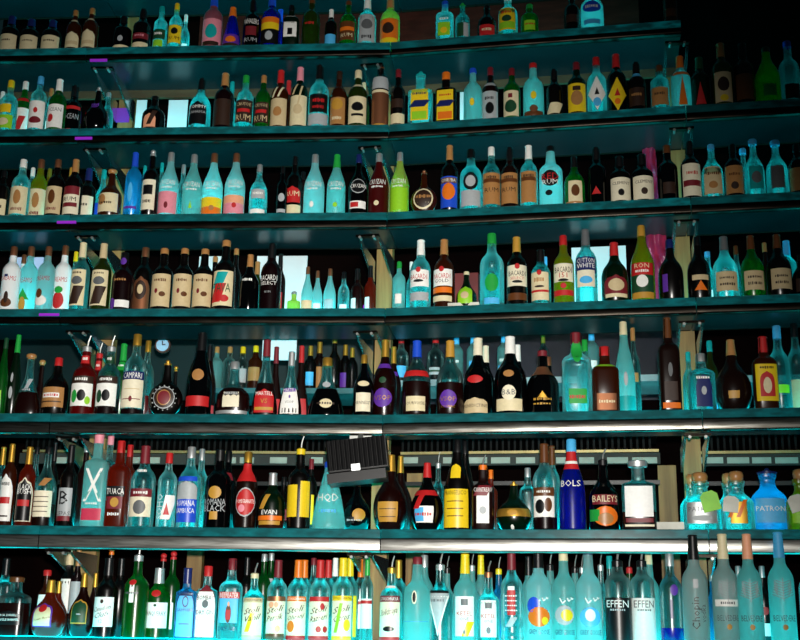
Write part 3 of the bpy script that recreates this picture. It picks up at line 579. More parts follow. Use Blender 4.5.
157 26 568|std|grn|silver:l|r .14 .5 white .88;o .44 .48 dgreen .12;T TANQUERAY .34 .07 dbrown;o .58 .68 red .4|green bottle with silver cap and round red seal
185.5 21 568|slab|sky|navy:l|a .02 .7 navy .9;a .03 .68 sky .82;o .44 .6 navy .3;o .46 .58 sky .22;T BOMBAY .64 .05 navy;T SAPPHIRE .4 .04 navy;r .2 .21 navy .5|bright blue flat bottle with arched blue label
206 21.5 566|slab|clr|red:m|a .02 .74 maroon .95;a .025 .73 white .92;T BOMBAY .56 .06 black;o .42 .53 grey .3;T DRY_GIN .36 .06 black;T LONDON .28 .04 pink|flat clear bottle with red cap and white arched label
230 23.5 558.5|sq|clr|maroon:m|r .5 .58 red .9;T BEEFEATER .54 .06 white;r .2 .5 sky .8;o .2 .42 brown .25;o .4 .46 peach .1;r .24 .36 red .2;T DRY_GIN .13 .05 navy|clear bottle with red cap and standing figure on blue label
253 22 563|tall|clr|cream:p|r .05 .54 ivory .9;r .48 .54 beige .9;T STOLICHNAYA .51 .03 dbrown;I Stoli .38 .08 black;I Vanil .28 .075 black;s .1 .34 yellow .2 -.2;r .0 .06 beige .9|clear bottle with cream neck and script on ivory label
276.5 21 560|tall|clr|maroon:l|r .05 .54 ivory .9;r .48 .54 copper .9;I Stoli .38 .08 black;I Persik .28 .075 black;o .4 .47 peach .25 -.4;o .1 .18 peach .25 .3;o .4 .47 peach .2 .1;r .0 .08 brown .9|clear bottle with maroon cap and peach spots on label
297 22 560|tall|clr|orange:l|r .05 .54 ivory .9;r .48 .54 orange .9;T STOLICHNAYA .51 .03 white;I Stoli .38 .08 black;I Ohranj .28 .075 black;o .1 .24 orange .35 -.4;r .0 .06 red .9|clear bottle with orange cap and orange fruit label
319 22 560|tall|clr|red:l|r .05 .54 ivory .9;r .48 .54 red .9;I Stoli .38 .08 black;I Razberi .28 .075 black;o .38 .46 red .2 .3;o .1 .18 red .25;o .1 .18 red .2 .6;r .0 .06 red .9|clear bottle with red cap and red berries label
342 22 558|tall|clr|yellow:l|r .05 .54 ivory .9;r .48 .54 yellow .9;T STOLICHNAYA .51 .03 dbrown;I Stoli .38 .08 black;I Citros .28 .075 black;o .12 .26 yellow .3 .5;s .1 .45 lime .15 -.3;r .0 .06 yellow .9|clear bottle with yellow cap and lemon label
391 23 556|tall|clr|goldm:p|r .05 .5 ivory .9;r .46 .53 maroon .9;T STOLICHNAYA .495 .04 white;I Stolichnaya .34 .1 black;o .12 .18 black .5;r .0 .06 red .9;r .62 .65 white .9|clear bottle with gold neck and red-topped white label
417 27 557|goose|frt|maroon:s|o .44 .6 ivory .2;o .46 .58 black .13;r .24 .245 sky .97|wide frosted teal bottle with small ivory crest
440 25 552|std|clt|silver:p|t .08 .56 white .95;t .14 .54 lgrey .8;r .54 .57 black .95;L .46 .04 grey|clear bottle with white triangular label pointing down
465 23.5 554|goose|frt|yellow:l|r .08 .52 white .8;r .42 .49 grey .3;T KETEL .33 .045 red;T ONE .27 .035 grey;s .08 .24 yellow .3 .3;o .1 .15 grey .1|frosted teal bottle with yellow cap and white label
488.5 23 561|goose|clr|copper:p|r .08 .52 white .7;r .42 .49 grey .3;T KETEL .33 .045 red;T ONE .27 .035 grey;o .12 .2 grey .2|clear teal bottle with copper pourer and white label
512 23 549|ridge|clr|maroon:l|r .3 .56 red .36;L .5 .02 white;L .45 .02 white;L .4 .02 white;L .35 .02 white;r .56 .6 white .3;s .18 .28 lgrey .3|clear ridged bottle with maroon cap and upright red strip
539 26 546.5|goose|fro|black:l|W .41 .48 white .75;o .3 .48 blue .5 -.4;o .18 .38 orange .85;o .2 .28 yellow .25 .45;T GREY_GOOSE .13 .05 navy|frosted bottle with black neck and orange fruit picture
564.5 24 547|goose|frt|cream:m|W .41 .48 white .75;o .2 .4 lgrey .8;o .24 .36 yellow .5 .2;T GREY_GOOSE .13 .05 navy|frosted bottle with cream cork and lemon picture
589.5 26 546|goose|fro|navy:s|W .41 .48 white .75;o .18 .38 sky .8;o .24 .36 white .4;T GREY_GOOSE .13 .05 navy|frosted bottle with blue cap and pale blue cloud picture
619 27 547|cyl|clr/blk@.48|black:p|r .01 .475 black .97;T EFFEN .42 .07 white;L .36 .025 lgrey|clear-topped cylinder bottle with black lower half
643.5 24.5 547|cyl|clr/wht@.48|black:p|r .01 .475 white .97;T EFFEN .42 .07 grey;L .36 .025 grey|clear-topped cylinder bottle with white lower half
672 23 553|tall|clt/blu@.2|silver:m|o .54 .66 purple .35 .2;r .3 .5 navy .12 -.1|straight clear bottle with blue foot, purple seal and silver cap
696.5 26 535|goose|frg|black:l|V Chopin .3 .09 dbrown;V vodka .3 .045 grey .5;r .52 .6 lgrey .2|frosted bottle with black neck and upright dark script
726.5 26 534|goose|frg|cream:l|r .36 .42 white .9;T BELVEDERE .26 .05 grey;L .39 .03 grey;o .16 .21 gold .2;Y .4 .6 lgrey .8|frosted bottle with cream neck strip and white tree
751.5 25 534|goose|frt|peach:l|T BELVEDERE .26 .05 grey;o .16 .21 gold .2;Y .4 .6 lgrey .8|frosted bottle with pink neck strip and white tree
783.5 26 532|goose|frt|sky:l|T BELVEDERE .26 .05 grey;o .16 .21 gold .2;Y .4 .6 lgrey .8|frosted bottle with pale blue neck strip and white tree
810 18 548|goose|clr|white:m|r .2 .4 white .6|clear bottle cut by the right edge
'''}
for row, blk in ROWS.items():  # the purple patch on one dark fourth-shelf bottle is a painted glint
    for ln in blk.strip().split('\n'):
        a, shape, gl, cap, toks, desc = ln.split('|')
        x, w, top = map(float, a.split())
        bottle(row, x, w, top, shape, gl, cap, [t for t in toks.split(';') if t], desc, fwd=row == 7 and x > 690)
# second rank: row, x, width, top, shape, glass, cap, tokens, depth, description
BACK = '''
1 184 10 15|std|clr|white:m|r .1 .4 white .8|.2|small clear bottle half hidden behind the yellow-labelled one
1 279 14 10|std|blu|blue:l||.2|blue bottle behind the rainbow-labelled one
2 -1 12 92|std|clr|white:m|r .1 .3 white .6|.2|clear bottle peeking out at the left edge
2 48 13 89|std|clr|tan:m|r .1 .4 white .7|.2|clear bottle behind the white-labelled ones
2 106 13 93|std|clt|silver:s||.2|clear bottle behind the round black one
2 230 12 82|std|clr|teal:m||.22|clear bottle behind the dark red one
2 287 13 81|std|amb|red:l||.22|red-necked amber bottle behind the corded one
2 363 12 83|std|olv|cream:m||.22|cream-capped bottle behind the wicker cylinder
3 29 12 168|std|clr|white:m||.2|white-capped clear bottle between the sailor-label bottles
3 46 12 169|std|yel|olive:m||.2|yellow bottle behind the sailor-label ones
3 68 12 168|std|olv|gold:m||.2|olive bottle behind the maroon-striped one
3 101 16 170|jug|clr|teal:m|r .1 .4 blue .6|.2|blue-lit bottle behind the cork-topped amber one
3 142 12 166|jug|clr|teal:m||.2|teal bottle behind the tall blue one
3 159 12 163|jug|clr|teal:m||.2|teal bottle right of the silver-stoppered dark one
3 181 12 165|std|clr|silver:m||.2|silver-capped clear bottle between two frosted tapered ones
3 302 12 172|std|cog|black:m||.2|dark red bottle behind the red badge one
3 745 16 149|jug|clr|sky:w||.2|clear bottle behind the ball-capped one
4 20 13 255|tall|wht|copper:m||.18|white bottle behind the pineapple picture bottle
4 72 12 252|std|clr|yellow:m||.2|yellow-capped bottle behind the apple picture bottle
4 213 13 257|wine|drk|tan:s||.2|tan-capped bottle behind the rightmost beige label
4 234 13 249|wine|drk|tan:s||.2|tan-capped bottle behind the colourful label
4 256 13 262|wine|olv|tan:l||.2|tan-capped olive bottle behind the black bottle
4 279 12 254|std|cog|black:l|r .1 .4 red .6|.2|black-capped bottle behind the white-lettered one
4 294 13 292|slab|yef|silver:s|r .06 .3 lime .9|.2|short yellow-green frosted bottle below the white panel
4 307 12 267|taper|fro|copper:m|r .05 .35 peach .9|.2|small frosted bottle fading to peach beside the white panel
4 317 11 271|taper|fro|copper:m|r .1 .35 white .7|.24|small frosted bottle with white back label, second from the panel
4 329.5 13 269|taper|fro|copper:m|r .1 .38 lgrey .7|.2|small frosted bottle with grey back label, third from the panel
4 343.5 12 272|std|clr|black:m|r .08 .3 white .6|.2|small clear bottle with white back label near the centre post
4 357 13 269|wine|cog|black:l|r .08 .4 white .4 -.4|.2|small dark red bottle with pale back label near the post
4 370 12 266|wine|org|black:l|r .08 .4 white .4 -.4|.2|small orange-red bottle against the centre post
4 411 10 262|std|clr|white:m||.2|thin clear bottle behind the white-capped one
4 546 10 257|std|clr|sky:m||.2|clear bottle behind the dark-capped one
4 709 18 252|jug|clr|sky:s|r .1 .3 white .5|.2|cyan bottle between the orange label and the square beige label
4 738 15 246|jug|clt|brown:m||.2|clear bottle behind the green bottle
4 767 15 243|jug|brn|tan:m||.2|brown bottle with tan neck behind the beige labels
4 789 18 241|tall|clr|sky:l||.2|clear bottle with pale blue cap near the right edge
5 39 17 360|bell|cog|tan:c||.2|amber-necked decanter behind the conical one
5 96 18 343|std|red|red:p|r .64 .76 red .9;L .7 .05 white|.18|red bottle behind the red one
5 120 17 344|std|grn|green:l|r .64 .76 green .9;L .7 .05 white|.2|green-necked bottle behind the clear teal one
5 144.5 16 341|std|clr/red@.3|goldm:m||.18|gold-capped bottle behind the navy-banded one
5 174 16 366|disk|drk|goldm:b||.2|gold-topped bottle behind the studded round one
5 207 17 344|champ|cog|black:l|r .1 .2 red .9|.2|dark sloping bottle behind the tall black one
5 274.5 18 347|bell|cog|maroon:l|r .05 .3 red .8|.2|red-capped bottle behind the red label
5 300 19 346|bell|cog|red:l|r .05 .3 red .8|.2|red-capped bottle behind the white label
5 393 17 347|jug|cog|goldm:l|r .6 .66 purple .9|.2|gold-capped bottle behind the purple oval label
5 486 20 346|jug|blk|ivory:l||.2|white-capped dark bottle behind the red wax seal
5 518 20 345|jug|blk|white:l||.2|white-capped dark bottle behind the ivory seal
5 549 20 357|jug|blk|copper:m||.22|copper-necked bottle behind the gold-lettered one
5 586 17 340|std|clr|green:m||.24|clear bottle behind the square green-necked one
5 635 13 328|std|clt|tan:m|r .4 .5 tan .6|.24|slim clear bottle behind the tall frosted one
5 690 13 352|std|clr|teal:m||.24|teal bottle peeking out by the right post
5 712 15 341|std|olv|teal:m|r .1 .4 sky .7|.22|olive bottle with blue back label right of the post
5 781 22 326|std|clt|sky:m|r .25 .34 lime .7|.24|clear bottle with lime band near the right edge
5 799 20 324|std|clt|black:m|r .1 .4 beige .7|.24|clear bottle with beige back label at the right edge
6 -2 14 447|tall|clt|goldm:l||.2|gold-capped bottle at the left edge
6 32 15 447|jug|clt|black:s||.2|clear-necked bottle behind the black arched label
6 50 11 442|wine|drk|black:l|r .4 .52 beige .6|.2|black-necked bottle behind the ivory text label
6 82 15 445|tall|cog|silver:s||.2|silver-topped red bottle left of the large X bottle
6 105.5 16 431|slab|clr|pink:m||.2|pink-capped clear bottle behind the large X bottle
6 126 17 445|sq|org|red:m||.2|red-capped orange bottle behind the square orange one
6 199 16 449|std|clr|silver:m||.2|silver-capped clear bottle behind the blue label
6 226 18 451|std|blk|black:m|r .62 .72 maroon .9|.2|black bottle behind the gold-badged one
6 283 16 477|jug|drk|black:m|r .2 .4 maroon .8|.2|dark bottle behind the short pear one
6 310 13 459|tall|drk|maroon:m|r .1 .5 yellow .6|.2|dark bottle with yellow label behind the pour-spout one
6 400 26 456|orb|cog|goldm:l||.2|gold-capped bottle behind the round brown one
6 438 14 452|std|clt|silver:p||.22|clear bottle with steel spout behind the red-ribboned one
6 465 20 441|champ|drk|black:m||.2|dark sloping bottle behind the yellow label
6 491 14 470|sq|org|orange:m||.2|orange-capped bottle behind the square brown one
6 528 17 468|sq|clt|silver:m||.22|clear bottle behind the ball-shaped one
6 553 16 446|std|clr|brown:l||.22|brown-necked bottle behind the teal one
6 692 24 474|pat|clr|tan:k||.2|cork-topped clear bottle behind the green tag
6 729 24 473|pat|clr|tan:k||.2|cork-topped clear bottle behind the white tag
7 2 20 558|sq|clt|black:l|r .2 .5 lgrey .5|.2|clear bottle at the left edge behind the brown stopper
7 44 16 570|std|amb|red:w|r .3 .62 white .7|.24|red-topped bottle behind the round orange-red one
7 57 24 581|orb|org|goldm:l||.19|gold-capped orange bottle behind the purple shield label
7 66 17 545|wine|drk|beige:l|r .25 .62 white .8|.26|beige-capped dark bottle in front of the left post
7 74 13 546|wine|wne|tan:l|r .25 .6 lgrey .8|.3|tan-capped dark bottle beside the left post
7 93 20 573|orb|cog|goldm:l||.2|gold-topped bottle behind the green arched label
7 107 14 546|tall|cog|orange:b||.26|slim dark bottle with orange stopper behind the white script label
7 118 17 558|wine|drk|black:l||.2|black-capped bottle behind the white script label
7 160 16 553|tall|drk|red:b||.26|dark bottle with red stopper behind the green one
7 170 18 551|tall|grn|red:b|r .1 .4 white .6|.26|green bottle with red stopper by the blue flat one
7 245 15 557|tall|drk|black:l||.26|dark bottle left of the cream-necked one
7 262 16 554|tall|grn|silver:s||.24|green bottle right of the cream-necked one
7 269 15 553|tall|grn|silver:s|r .6 .7 lgrey .6|.3|green bottle behind the maroon cap
7 303 18 560|tall|clr|orange:l||.19|orange-capped bottle behind the orange fruit label
7 312 15 558|tall|clr|maroon:s||.26|maroon-capped bottle left of the red cap
7 327 18 560|tall|clr|red:l||.19|red-capped bottle behind the red berries label
7 334 15 558|tall|clr|white:l||.26|white-capped bottle left of the yellow cap
7 349 18 558|tall|clr|yellow:l|r .05 .54 yellow .9|.19|yellow-capped bottle behind the lemon label
7 359.5 14 559|tall|clr|orange:l|r .15 .5 white .9;r .44 .48 red .9|.24|orange-capped bottle with white label left of the centre post
7 366.5 13 557|tall|clr|green:l|r .15 .5 white .9;r .44 .48 red .9|.28|green-capped bottle with white label against the centre post
7 398 18 560|tall|clr|goldm:l||.19|gold-capped bottle behind the gold-necked one
7 424 20 555|std|frt|silver:m||.22|frosted bottle behind the ivory crest
7 447 16 556|std|frt|black:p||.24|frosted bottle behind the triangular label
7 472 17 553|goose|frt|silver:p||.22|frosted bottle with spout between the white labels
7 481 17 555|goose|frt|yellow:l||.24|yellow-capped frosted bottle between the white labels
7 499 17 557|std|sky|yellow:p||.24|blue-lit bottle left of the ridged one
7 529 17 556|goose|frt|black:l||.22|frosted bottle left of the orange fruit picture
7 551 20 552|goose|frt|black:p||.2|frosted bottle left of the lemon picture
7 576 18 555|goose|frt|black:p||.22|frosted bottle between the lemon and cloud pictures
7 583 14 555|std|clr|silver:p||.28|clear bottle with spout left of the cloud picture
7 602 16 552|std|clr|silver:p||.22|clear bottle with spout right of the cloud picture
7 611 16 556|std|clr|teal:m||.24|teal bottle behind the black-bottomed cylinder
7 631 17 555|tall|grn|red:p||.22|green bottle between the two cylinder bottles
7 651 19 551|goose|frt|cream:m||.2|cream-corked frosted bottle behind the white-bottomed cylinder
7 741 15 566|std|clt|silver:m|r .1 .3 white .7|.26|clear silver-capped bottle behind the white trees
7 765 15 566|std|drk|silver:m|r .15 .3 white .7;o .4 .5 red .5|.26|dark bottle with red badge between frosted bottles
7 714 14 575|std|sky|silver:s||.26|blue bottle between the dark script and cream neck strip
'''
HEX['olive'] = '6a7020'
for ln in BACK.strip().split('\n'):
    a, shape, gl, cap, toks, d, desc = ln.split('|')
    row, x, w, top = a.split()
    bottle(int(row), float(x), float(w), float(top), shape, gl, cap, [t for t in toks.split(';') if t], desc, back=float(d))

# ------------------------------------------------------------------ shelves
TEAL = (.0, .50, .55)
ACRYL = lambda k, s: emis('acrylic_edge_%d' % k, (.0, .42, .46), s, (.02, .22, .24, 1))
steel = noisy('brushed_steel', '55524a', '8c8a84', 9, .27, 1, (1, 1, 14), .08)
under = noisy('frosted_underside', '021215', '031c1f', 3, .3)
wood = noisy('pine', '6e4e28', '9a7440', 5, .6, 0, (6, 6, .5))
wdark = noisy('dark_wood', '140c08', '22160e', 4, .6, 0, (1, 8, 8), spec=.1)
maroonw = noisy('maroon_wall', '080303', '100605', 3, 1, spec=.02)
blackm = noisy('black_plastic', '050506', '0a0a0b', 30, .4, spec=.3)
TOP = {1: 10, 2: 10, 3: 11, 4: 11, 5: 10, 6: 11, 7: 8.5}
SLAB, DEPTH = .034, .34
JL = {}     # joints
def ext(mb, b, s0, s1, poly, m, miter0=0, miter1=0):
    """extrude a (depth, z) outline along the shelf; miter = shift of s per metre of depth"""
    n = len(poly); vs = [pt(b, s0+d*miter0, d, z) for d, z in poly]+[pt(b, s1+d*miter1, d, z) for d, z in poly]
    fs = [(i, (i+1) % n, n+(i+1) % n, n+i) for i in range(n)]+[tuple(range(n-1, -1, -1)), tuple(range(n, 2*n))]
    mb.add(vs, fs, m)
_, SL = find_s(70, 0, SHELF_Z[3]); _, SR = find_s(690, 0, SHELF_Z[3])
MT = math.tan((YAW[2]-YAW[1])/2)
SEGS = [(1, -2.0, SL, 0, 0, 'left end bay', .9), (1, SL+.004, -.002, 0, MT, 'bay left of the centre post', 1), (2, .002, SR, -MT, 0, 'bay right of the centre post', 1), (2, SR+.004, 2.2, 0, 0, 'right end bay', .8)]
DIM = {(1, 4): 0, (2, 4): .12, (3, 4): .55, (1, 3): .6, (2, 3): .8}
ordn = {1: 'topmost', 2: 'second', 3: 'third', 4: 'fourth', 5: 'fifth', 6: 'sixth', 7: 'lowest'}
SHELF_Z[0] = SHELF_Z[1]+.40
ordn[0] = 'above the frame'; TOP[0] = 0
steelw = noisy('flash_bright_steel', '8c8a84', 'c4c4be', 9, .3, 1, (1, 1, 14), .08)  # same rail steel, flash reflection put into a lighter colour
steeld = noisy('dimmed_steel', '1c1815', '34302a', 9, .34, 1, (1, 1, 14), .08)  # same steel, darker colour for rails that catch less flash; clamps too
FRONT = {7: -.17}
def edge_mat(pw):
    key = 'acrylic_edge_%.2f' % pw
    if key in MC: return MC[key]
    m, nt, N, L = newmat(key)
    o = N('ShaderNodeOutputMaterial'); p = N('ShaderNodeBsdfPrincipled'); p.inputs['Base Color'].default_value = (.006, .06, .065, 1); p.inputs['Roughness'].default_value = .14
    p.inputs['Emission Color'].default_value = (0, .42, .46, 1)
    t = N('ShaderNodeTexCoord'); mp = N('ShaderNodeMapping'); mp.inputs['Scale'].default_value = (14, 14, 40); n = N('ShaderNodeTexNoise'); n.inputs['Scale'].default_value = 1; n.inputs['Detail'].default_value = 4
    r = N('ShaderNodeMapRange'); r.inputs['From Min'].default_value = .4; r.inputs['From Max'].default_value = .75; r.inputs['To Min'].default_value = .035*pw; r.inputs['To Max'].default_value = .28*pw  # bright streaks of the lit edge are put into its glow by noise
    L(t.outputs['Object'], mp.inputs[0]); L(mp.outputs[0], n.inputs['Vector']); L(n.outputs['Fac'], r.inputs['Value']); L(r.outputs['Result'], p.inputs['Emission Strength']); L(p.outputs[0], o.inputs[0])
    return m
for k in range(0, 8):
    z = SHELF_Z[k]; F0 = FRONT.get(k, 0)
    for j, (b, s0, s1, mi0, mi1, nm, pw) in enumerate(SEGS, 1):
        if k < 2 and j == 4: continue
        pw *= DIM.get((k, j), 1)
        t = empty('glass_shelf', pt(b, (s0+s1)/2, .1, z), 0, ('teal-lit glass shelf, %s of its column, in the %s' % (ordn[k], nm) if k else 'dark glass shelf at the upper frame edge, in the %s' % nm), 'shelf', 'teal-lit bar shelves')
        off = t.location.copy()
        def done(mb, name, t=t, off=off):
            mb.v = [tuple(Vector(v)-off) for v in mb.v]; return mb.build(name, t)
        mb = MB(); mb.sharp = 20
        ext(mb, b, s0, s1, [(F0, z-SLAB), (DEPTH, z-SLAB), (DEPTH, z), (F0+.085, z), (F0+.003, z), (F0, z-.003)], edge_mat(pw*(1.1 if k > 5 else .75)), mi0, mi1)
        # the top face gives off the light
        top = emis('light_panel_%.2f' % (TOP[k]*pw), TEAL, TOP[k]*pw)
        mb.mats.append(top)
        for i, f in enumerate(mb.f):
            zz = [mb.v[q][2] for q in f]; dd = len(f)
            if dd == 4 and min(zz) > z-.0005 and i == 2: mb.m[i] = 1
        done(mb, 'light_panel')
        mb = MB(); mb.sharp = 50
        hh = {0: .03, 1: .03, 2: .034, 3: .036, 4: .034, 5: .05, 6: .056, 7: .05}[k]; zt = z-SLAB; r = hh/2
        arc = [(F0+q_, w_) for q_, w_ in [(.0035, zt), (-.001, zt-.003), (-.003, zt-.008), (-.003, zt-hh+.008), (-.001, zt-hh+.003), (.0035, zt-hh)]]
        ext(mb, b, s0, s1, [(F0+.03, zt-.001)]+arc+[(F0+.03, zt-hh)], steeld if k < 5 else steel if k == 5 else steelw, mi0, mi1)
        done(mb, 'front_rail')
        mb = MB(); ext(mb, b, s0, s1, [(F0+.031, zt-.012), (DEPTH, zt-.012), (DEPTH, zt-.001), (F0+.031, zt-.001)], under, mi0, mi1); done(mb, 'underside_panel')
        mb = MB(); ext(mb, b, s0, s1, [(DEPTH+.001, z-(.085 if k == 1 else .045)), (DEPTH+.018, z-(.085 if k == 1 else .045)), (DEPTH+.018, z+.004), (DEPTH+.001, z+.004)], noisy('brown_board', '3a2c1a', '54422a', 4, .6, 0, (1, 8, 8)) if k == 1 else wdark, mi0, mi1); done(mb, 'rear_rail')

# ------------------------------------------------------------------ posts, brackets
gplate = None
def plate_mat():
    m, nt, N, L = newmat('bracket_glass')
    o = N('ShaderNodeOutputMaterial'); t = N('ShaderNodeBsdfTransparent'); t.inputs[0].default_value = (.74, .93, .92, 1)
    d = N('ShaderNodeBsdfTranslucent'); d.inputs[0].default_value = (.1, .5, .5, 1)
    x = N('ShaderNodeMixShader'); x.inputs[0].default_value = .1; L(t.outputs[0], x.inputs[1]); L(d.outputs[0], x.inputs[2])
    g = N('ShaderNodeBsdfGlossy'); g.inputs['Roughness'].default_value = .25
    f = N('ShaderNodeFresnel'); f.inputs[0].default_value = 1.15; y = N('ShaderNodeMixShader'); L(f.outputs[0], y.inputs[0]); L(x.outputs[0], y.inputs[1]); L(g.outputs[0], y.inputs[2]); L(y.outputs[0], o.inputs[0])
    return m
gplate = plate_mat()
zb, zt_ = SHELF_Z[7]-.5, SHELF_Z[1]+.5
_, pl = find_s(86, .40, SHELF_Z[7]+.2); _, pc = find_s(384.5, .40, SHELF_Z[4]+.2); _, pr = find_s(688, .40, SHELF_Z[5]+.2)
POSTS = [(1, pl, .41, .072, 'front pine post at the left of the bar', zt_), (2, pc, .41, .072, 'front pine post at the centre of the bar', zt_), (2, pr, .41, .072, 'front pine post at the right of the bar', SHELF_Z[1]-.05)]
_, ql = find_s(192, 1.1, SHELF_Z[7]+.2); _, qc = find_s(414, 1.1, SHELF_Z[6]+.05); _, qr = find_s(670, 1.1, SHELF_Z[6]+.05)
RZ = SHELF_Z[6]
POSTS += [(1, ql, 1.13, .075, 'rear pine post at the left, far side of the bar', RZ+.35), (2, qc, 1.13, .08, 'rear pine post right of the centre, far side of the bar', find_z(2, qc, 1.13, 474)), (2, qr, 1.13, .085, 'rear pine post by the right post, far side of the bar', find_z(2, qr, 1.13, 466))]
for b, s, d, w, lab, ztop in POSTS:
    mb = MB(); mt = Matrix.Rotation(-YAW[b], 3, 'Z')
    mb.box((0, 0, (ztop-zb)/2), (w, .05, ztop-zb), wood, mt)
    o = mb.build('wooden_post', None, pt(b, s, d, zb)); tag(o, lab, 'post', 'pine posts')
jn = {1: 'left', 2: 'centre', 3: 'right'}
for j, (b, s) in enumerate(((1, pl), (2, pc), (2, pr)), 1):
    for k in range(1, 7):
        z = SHELF_Z[k]-SLAB-.06
        t = empty('shelf_bracket', pt(b, s, .2, z), 0, 'pair of glass bracket plates under the %s shelf at the %s post' % (ordn[k], jn[j]), 'bracket', 'glass shelf brackets')
        off = t.location.copy()
        for sd in (-.044, .044):
            mb = MB(); poly = [(.05, z), (.375, z), (.375, z-.10), (.35, z-.10), (.06, z-.012)]
            n = len(poly); vs = [pt(b, s+sd-.004, d, q)-off for d, q in poly]+[pt(b, s+sd+.004, d, q)-off for d, q in poly]
            mb.add(vs, [(i, (i+1) % n, n+(i+1) % n, n+i) for i in range(n)]+[tuple(range(n-1, -1, -1)), tuple(range(n, 2*n))], gplate)
            mb.build('glass_plate', t)
        mb = MB(); mt = Matrix.Rotation(-YAW[b], 3, 'Z')
        mb.box(pt(b, s, .02, z-.004)-off, (.1, .026, .01), steeld, mt)
        mb.tube(pt(b, s-.03, -.003, z-.014)-off, pt(b, s-.03, .03, z-.014)-off, .006, solid('steel'), 10)
        mb.tube(pt(b, s+.03, -.003, z-.014)-off, pt(b, s+.03, .03, z-.014)-off, .006, solid('steel'), 10)
        mb.build('clamp', t)

# ------------------------------------------------------------------ the far side
WALL = 1.75
def slab_obj(name, b, s0, s1, d0, d1, z0, z1, m, label=None, cat=None, kind=None, group=None, mi0=0, mi1=0):
    mb = MB(); ext(mb, b, s0, s1, [(d0, z0), (d1, z0), (d1, z1), (d0, z1)], m, mi0, mi1)
    o = mb.build(name); return tag(o, label, cat, group, kind)
for b, s0, s1, a0, a1, nm in ((1, -2.6, 0, 0, MT, 'wall_left'), (2, 0, 2.6, -MT, 0, 'wall_right')):
    slab_obj(nm, b, s0, s1, WALL, WALL+.1, -1.2, 4.2, maroonw, kind='structure', mi0=a0, mi1=a1)
fl = MB(); fl.box((0, 3.4, -1.25), (9, 9.4, .1), noisy('floor_tiles', '17120f', '241c17', 4, .4)); tag(fl.build('floor'), kind='structure')
slab_obj('rear_board', 1, -1.0, 0, .5, .53, SHELF_Z[1]+.0, SHELF_Z[1]+.5, noisy('red_board', '34100a', '481810', 5, .7, 0, (1, 8, 8), spec=.1), 'dark red wooden board behind the top shelf, left of the centre post', 'board', mi1=MT)
slab_obj('rear_board', 2, 0, 1.1, .5, .53, SHELF_Z[1]+.0, SHELF_Z[1]+.5, MC['red_board'], 'dark red wooden board behind the top shelf, right of the centre post', 'board', mi0=-MT)
# far-side rails / shelves
def far(px0, px1, d, py, h, dep, m, name, label, cat, group=None):
    b, s0 = find_s(px0, d, 0.5); b1, s1 = find_s(px1, d, .5)
    z = find_z(b, (s0+s1)/2, d, py)
    for _ in range(2):
        s0 = find_s(px0, d, z)[1]; s1 = find_s(px1, d, z)[1]
        z = find_z(b, (s0+s1)/2, d, py)
    return slab_obj(name, b, s0, s1, d, d+dep, z-h, z, m, label, cat, None, group), b, s0, s1, z
o5a, b5, _, _, zf5 = far(398, 684, .62, 377, .03, .3, noisy('grey_rail', '70787a', '949a9a', 8, .4), 'rear_shelf', 'grey edged rear shelf behind the fifth shelf, right of centre post', 'shelf')
o5b, b5l, _, _, zf5l = far(205, 372, .62, 388, .025, .3, noisy('teal_rail', '1c4a4c', '2a6264', 8, .4), 'rear_shelf', 'dim teal rear shelf behind the fifth shelf, left of centre post', 'shelf')
o5c, b5r, _, _, zf5r = far(700, 830, .62, 375, .03, .3, noisy('grey_rail', '70787a', '949a9a', 8, .4), 'rear_shelf', 'grey edged rear shelf behind the fifth shelf at the far right', 'shelf')
FARB = '''
216 13 347|tall|frt|tan:m||dim frosted bottle on the rear shelf, first from the left
229 14 347|tall|clr|tan:m||dim clear bottle on the rear shelf, second from the left
242 15 347|std|clr|yellow:m|r .2 .5 lgrey .8|teal bottle with yellow cap on the rear shelf
255 15 346|tall|amb|yellow:m|r .2 .5 tan .8|amber bottle with yellow cap on the rear shelf
310 13 346|std|drk|goldm:l|r .1 .4 sky .6|gold-capped dark bottle on the rear shelf right of the white sign
319 14 342|std|brn|goldm:l|r .1 .5 tan .8|gold-capped brown bottle on the rear shelf beside a tan label
334 13 339|std|drk|goldm:s||dark bottle with small gold cap on the rear shelf
345 13 345|std|drk|goldm:l|r .1 .4 purple .7|gold-capped dark bottle with purple label on the rear shelf
352 12 348|std|drk|goldm:l||gold-capped dark bottle on the rear shelf by the centre post
'''
FARR = '''
401 16 337|std|clr|red:m|r .1 .35 sky .8|cyan bottle with red cap on the rear shelf by the centre post
435.5 18 337|std|clt|red:m|r .14 .3 lgrey .6;r .2 .24 dgreen .6|dim bottle with red cap and striped back label on the rear shelf
456.5 14 334|tall|frt|sky:l|L .4 .09 white|bright cyan bottle with faint lettering on the rear shelf
473 13 333|tall|frt|sky:l|r .1 .4 sky .6|cyan bottle with pale label on the rear shelf behind the white cap
504 14 332|tall|frt|sky:l|L .4 .09 white;r .05 .3 sky .8|cyan bottle with pale panel on the rear shelf left of the ivory seal
592 15 330|tall|frt|sky:l|r .1 .35 white .6|cyan bottle on the rear shelf behind the green label
543.5 11 333|std|clt|olive:l||dim bottle with olive neck on the rear shelf
'''
def farrow(blk, b, zf):
    for ln in blk.strip().split('\n'):
        a, shape, gl, cap, toks, desc = ln.split('|'); x, w, top = map(float, a.split())
        bottle(5, x, w, top, shape, gl, cap, [t for t in toks.split(';') if t], desc, back=.70, zbase=zf+.0008, where='')
farrow(FARB, b5l, zf5l); farrow(FARR, b5, zf5)

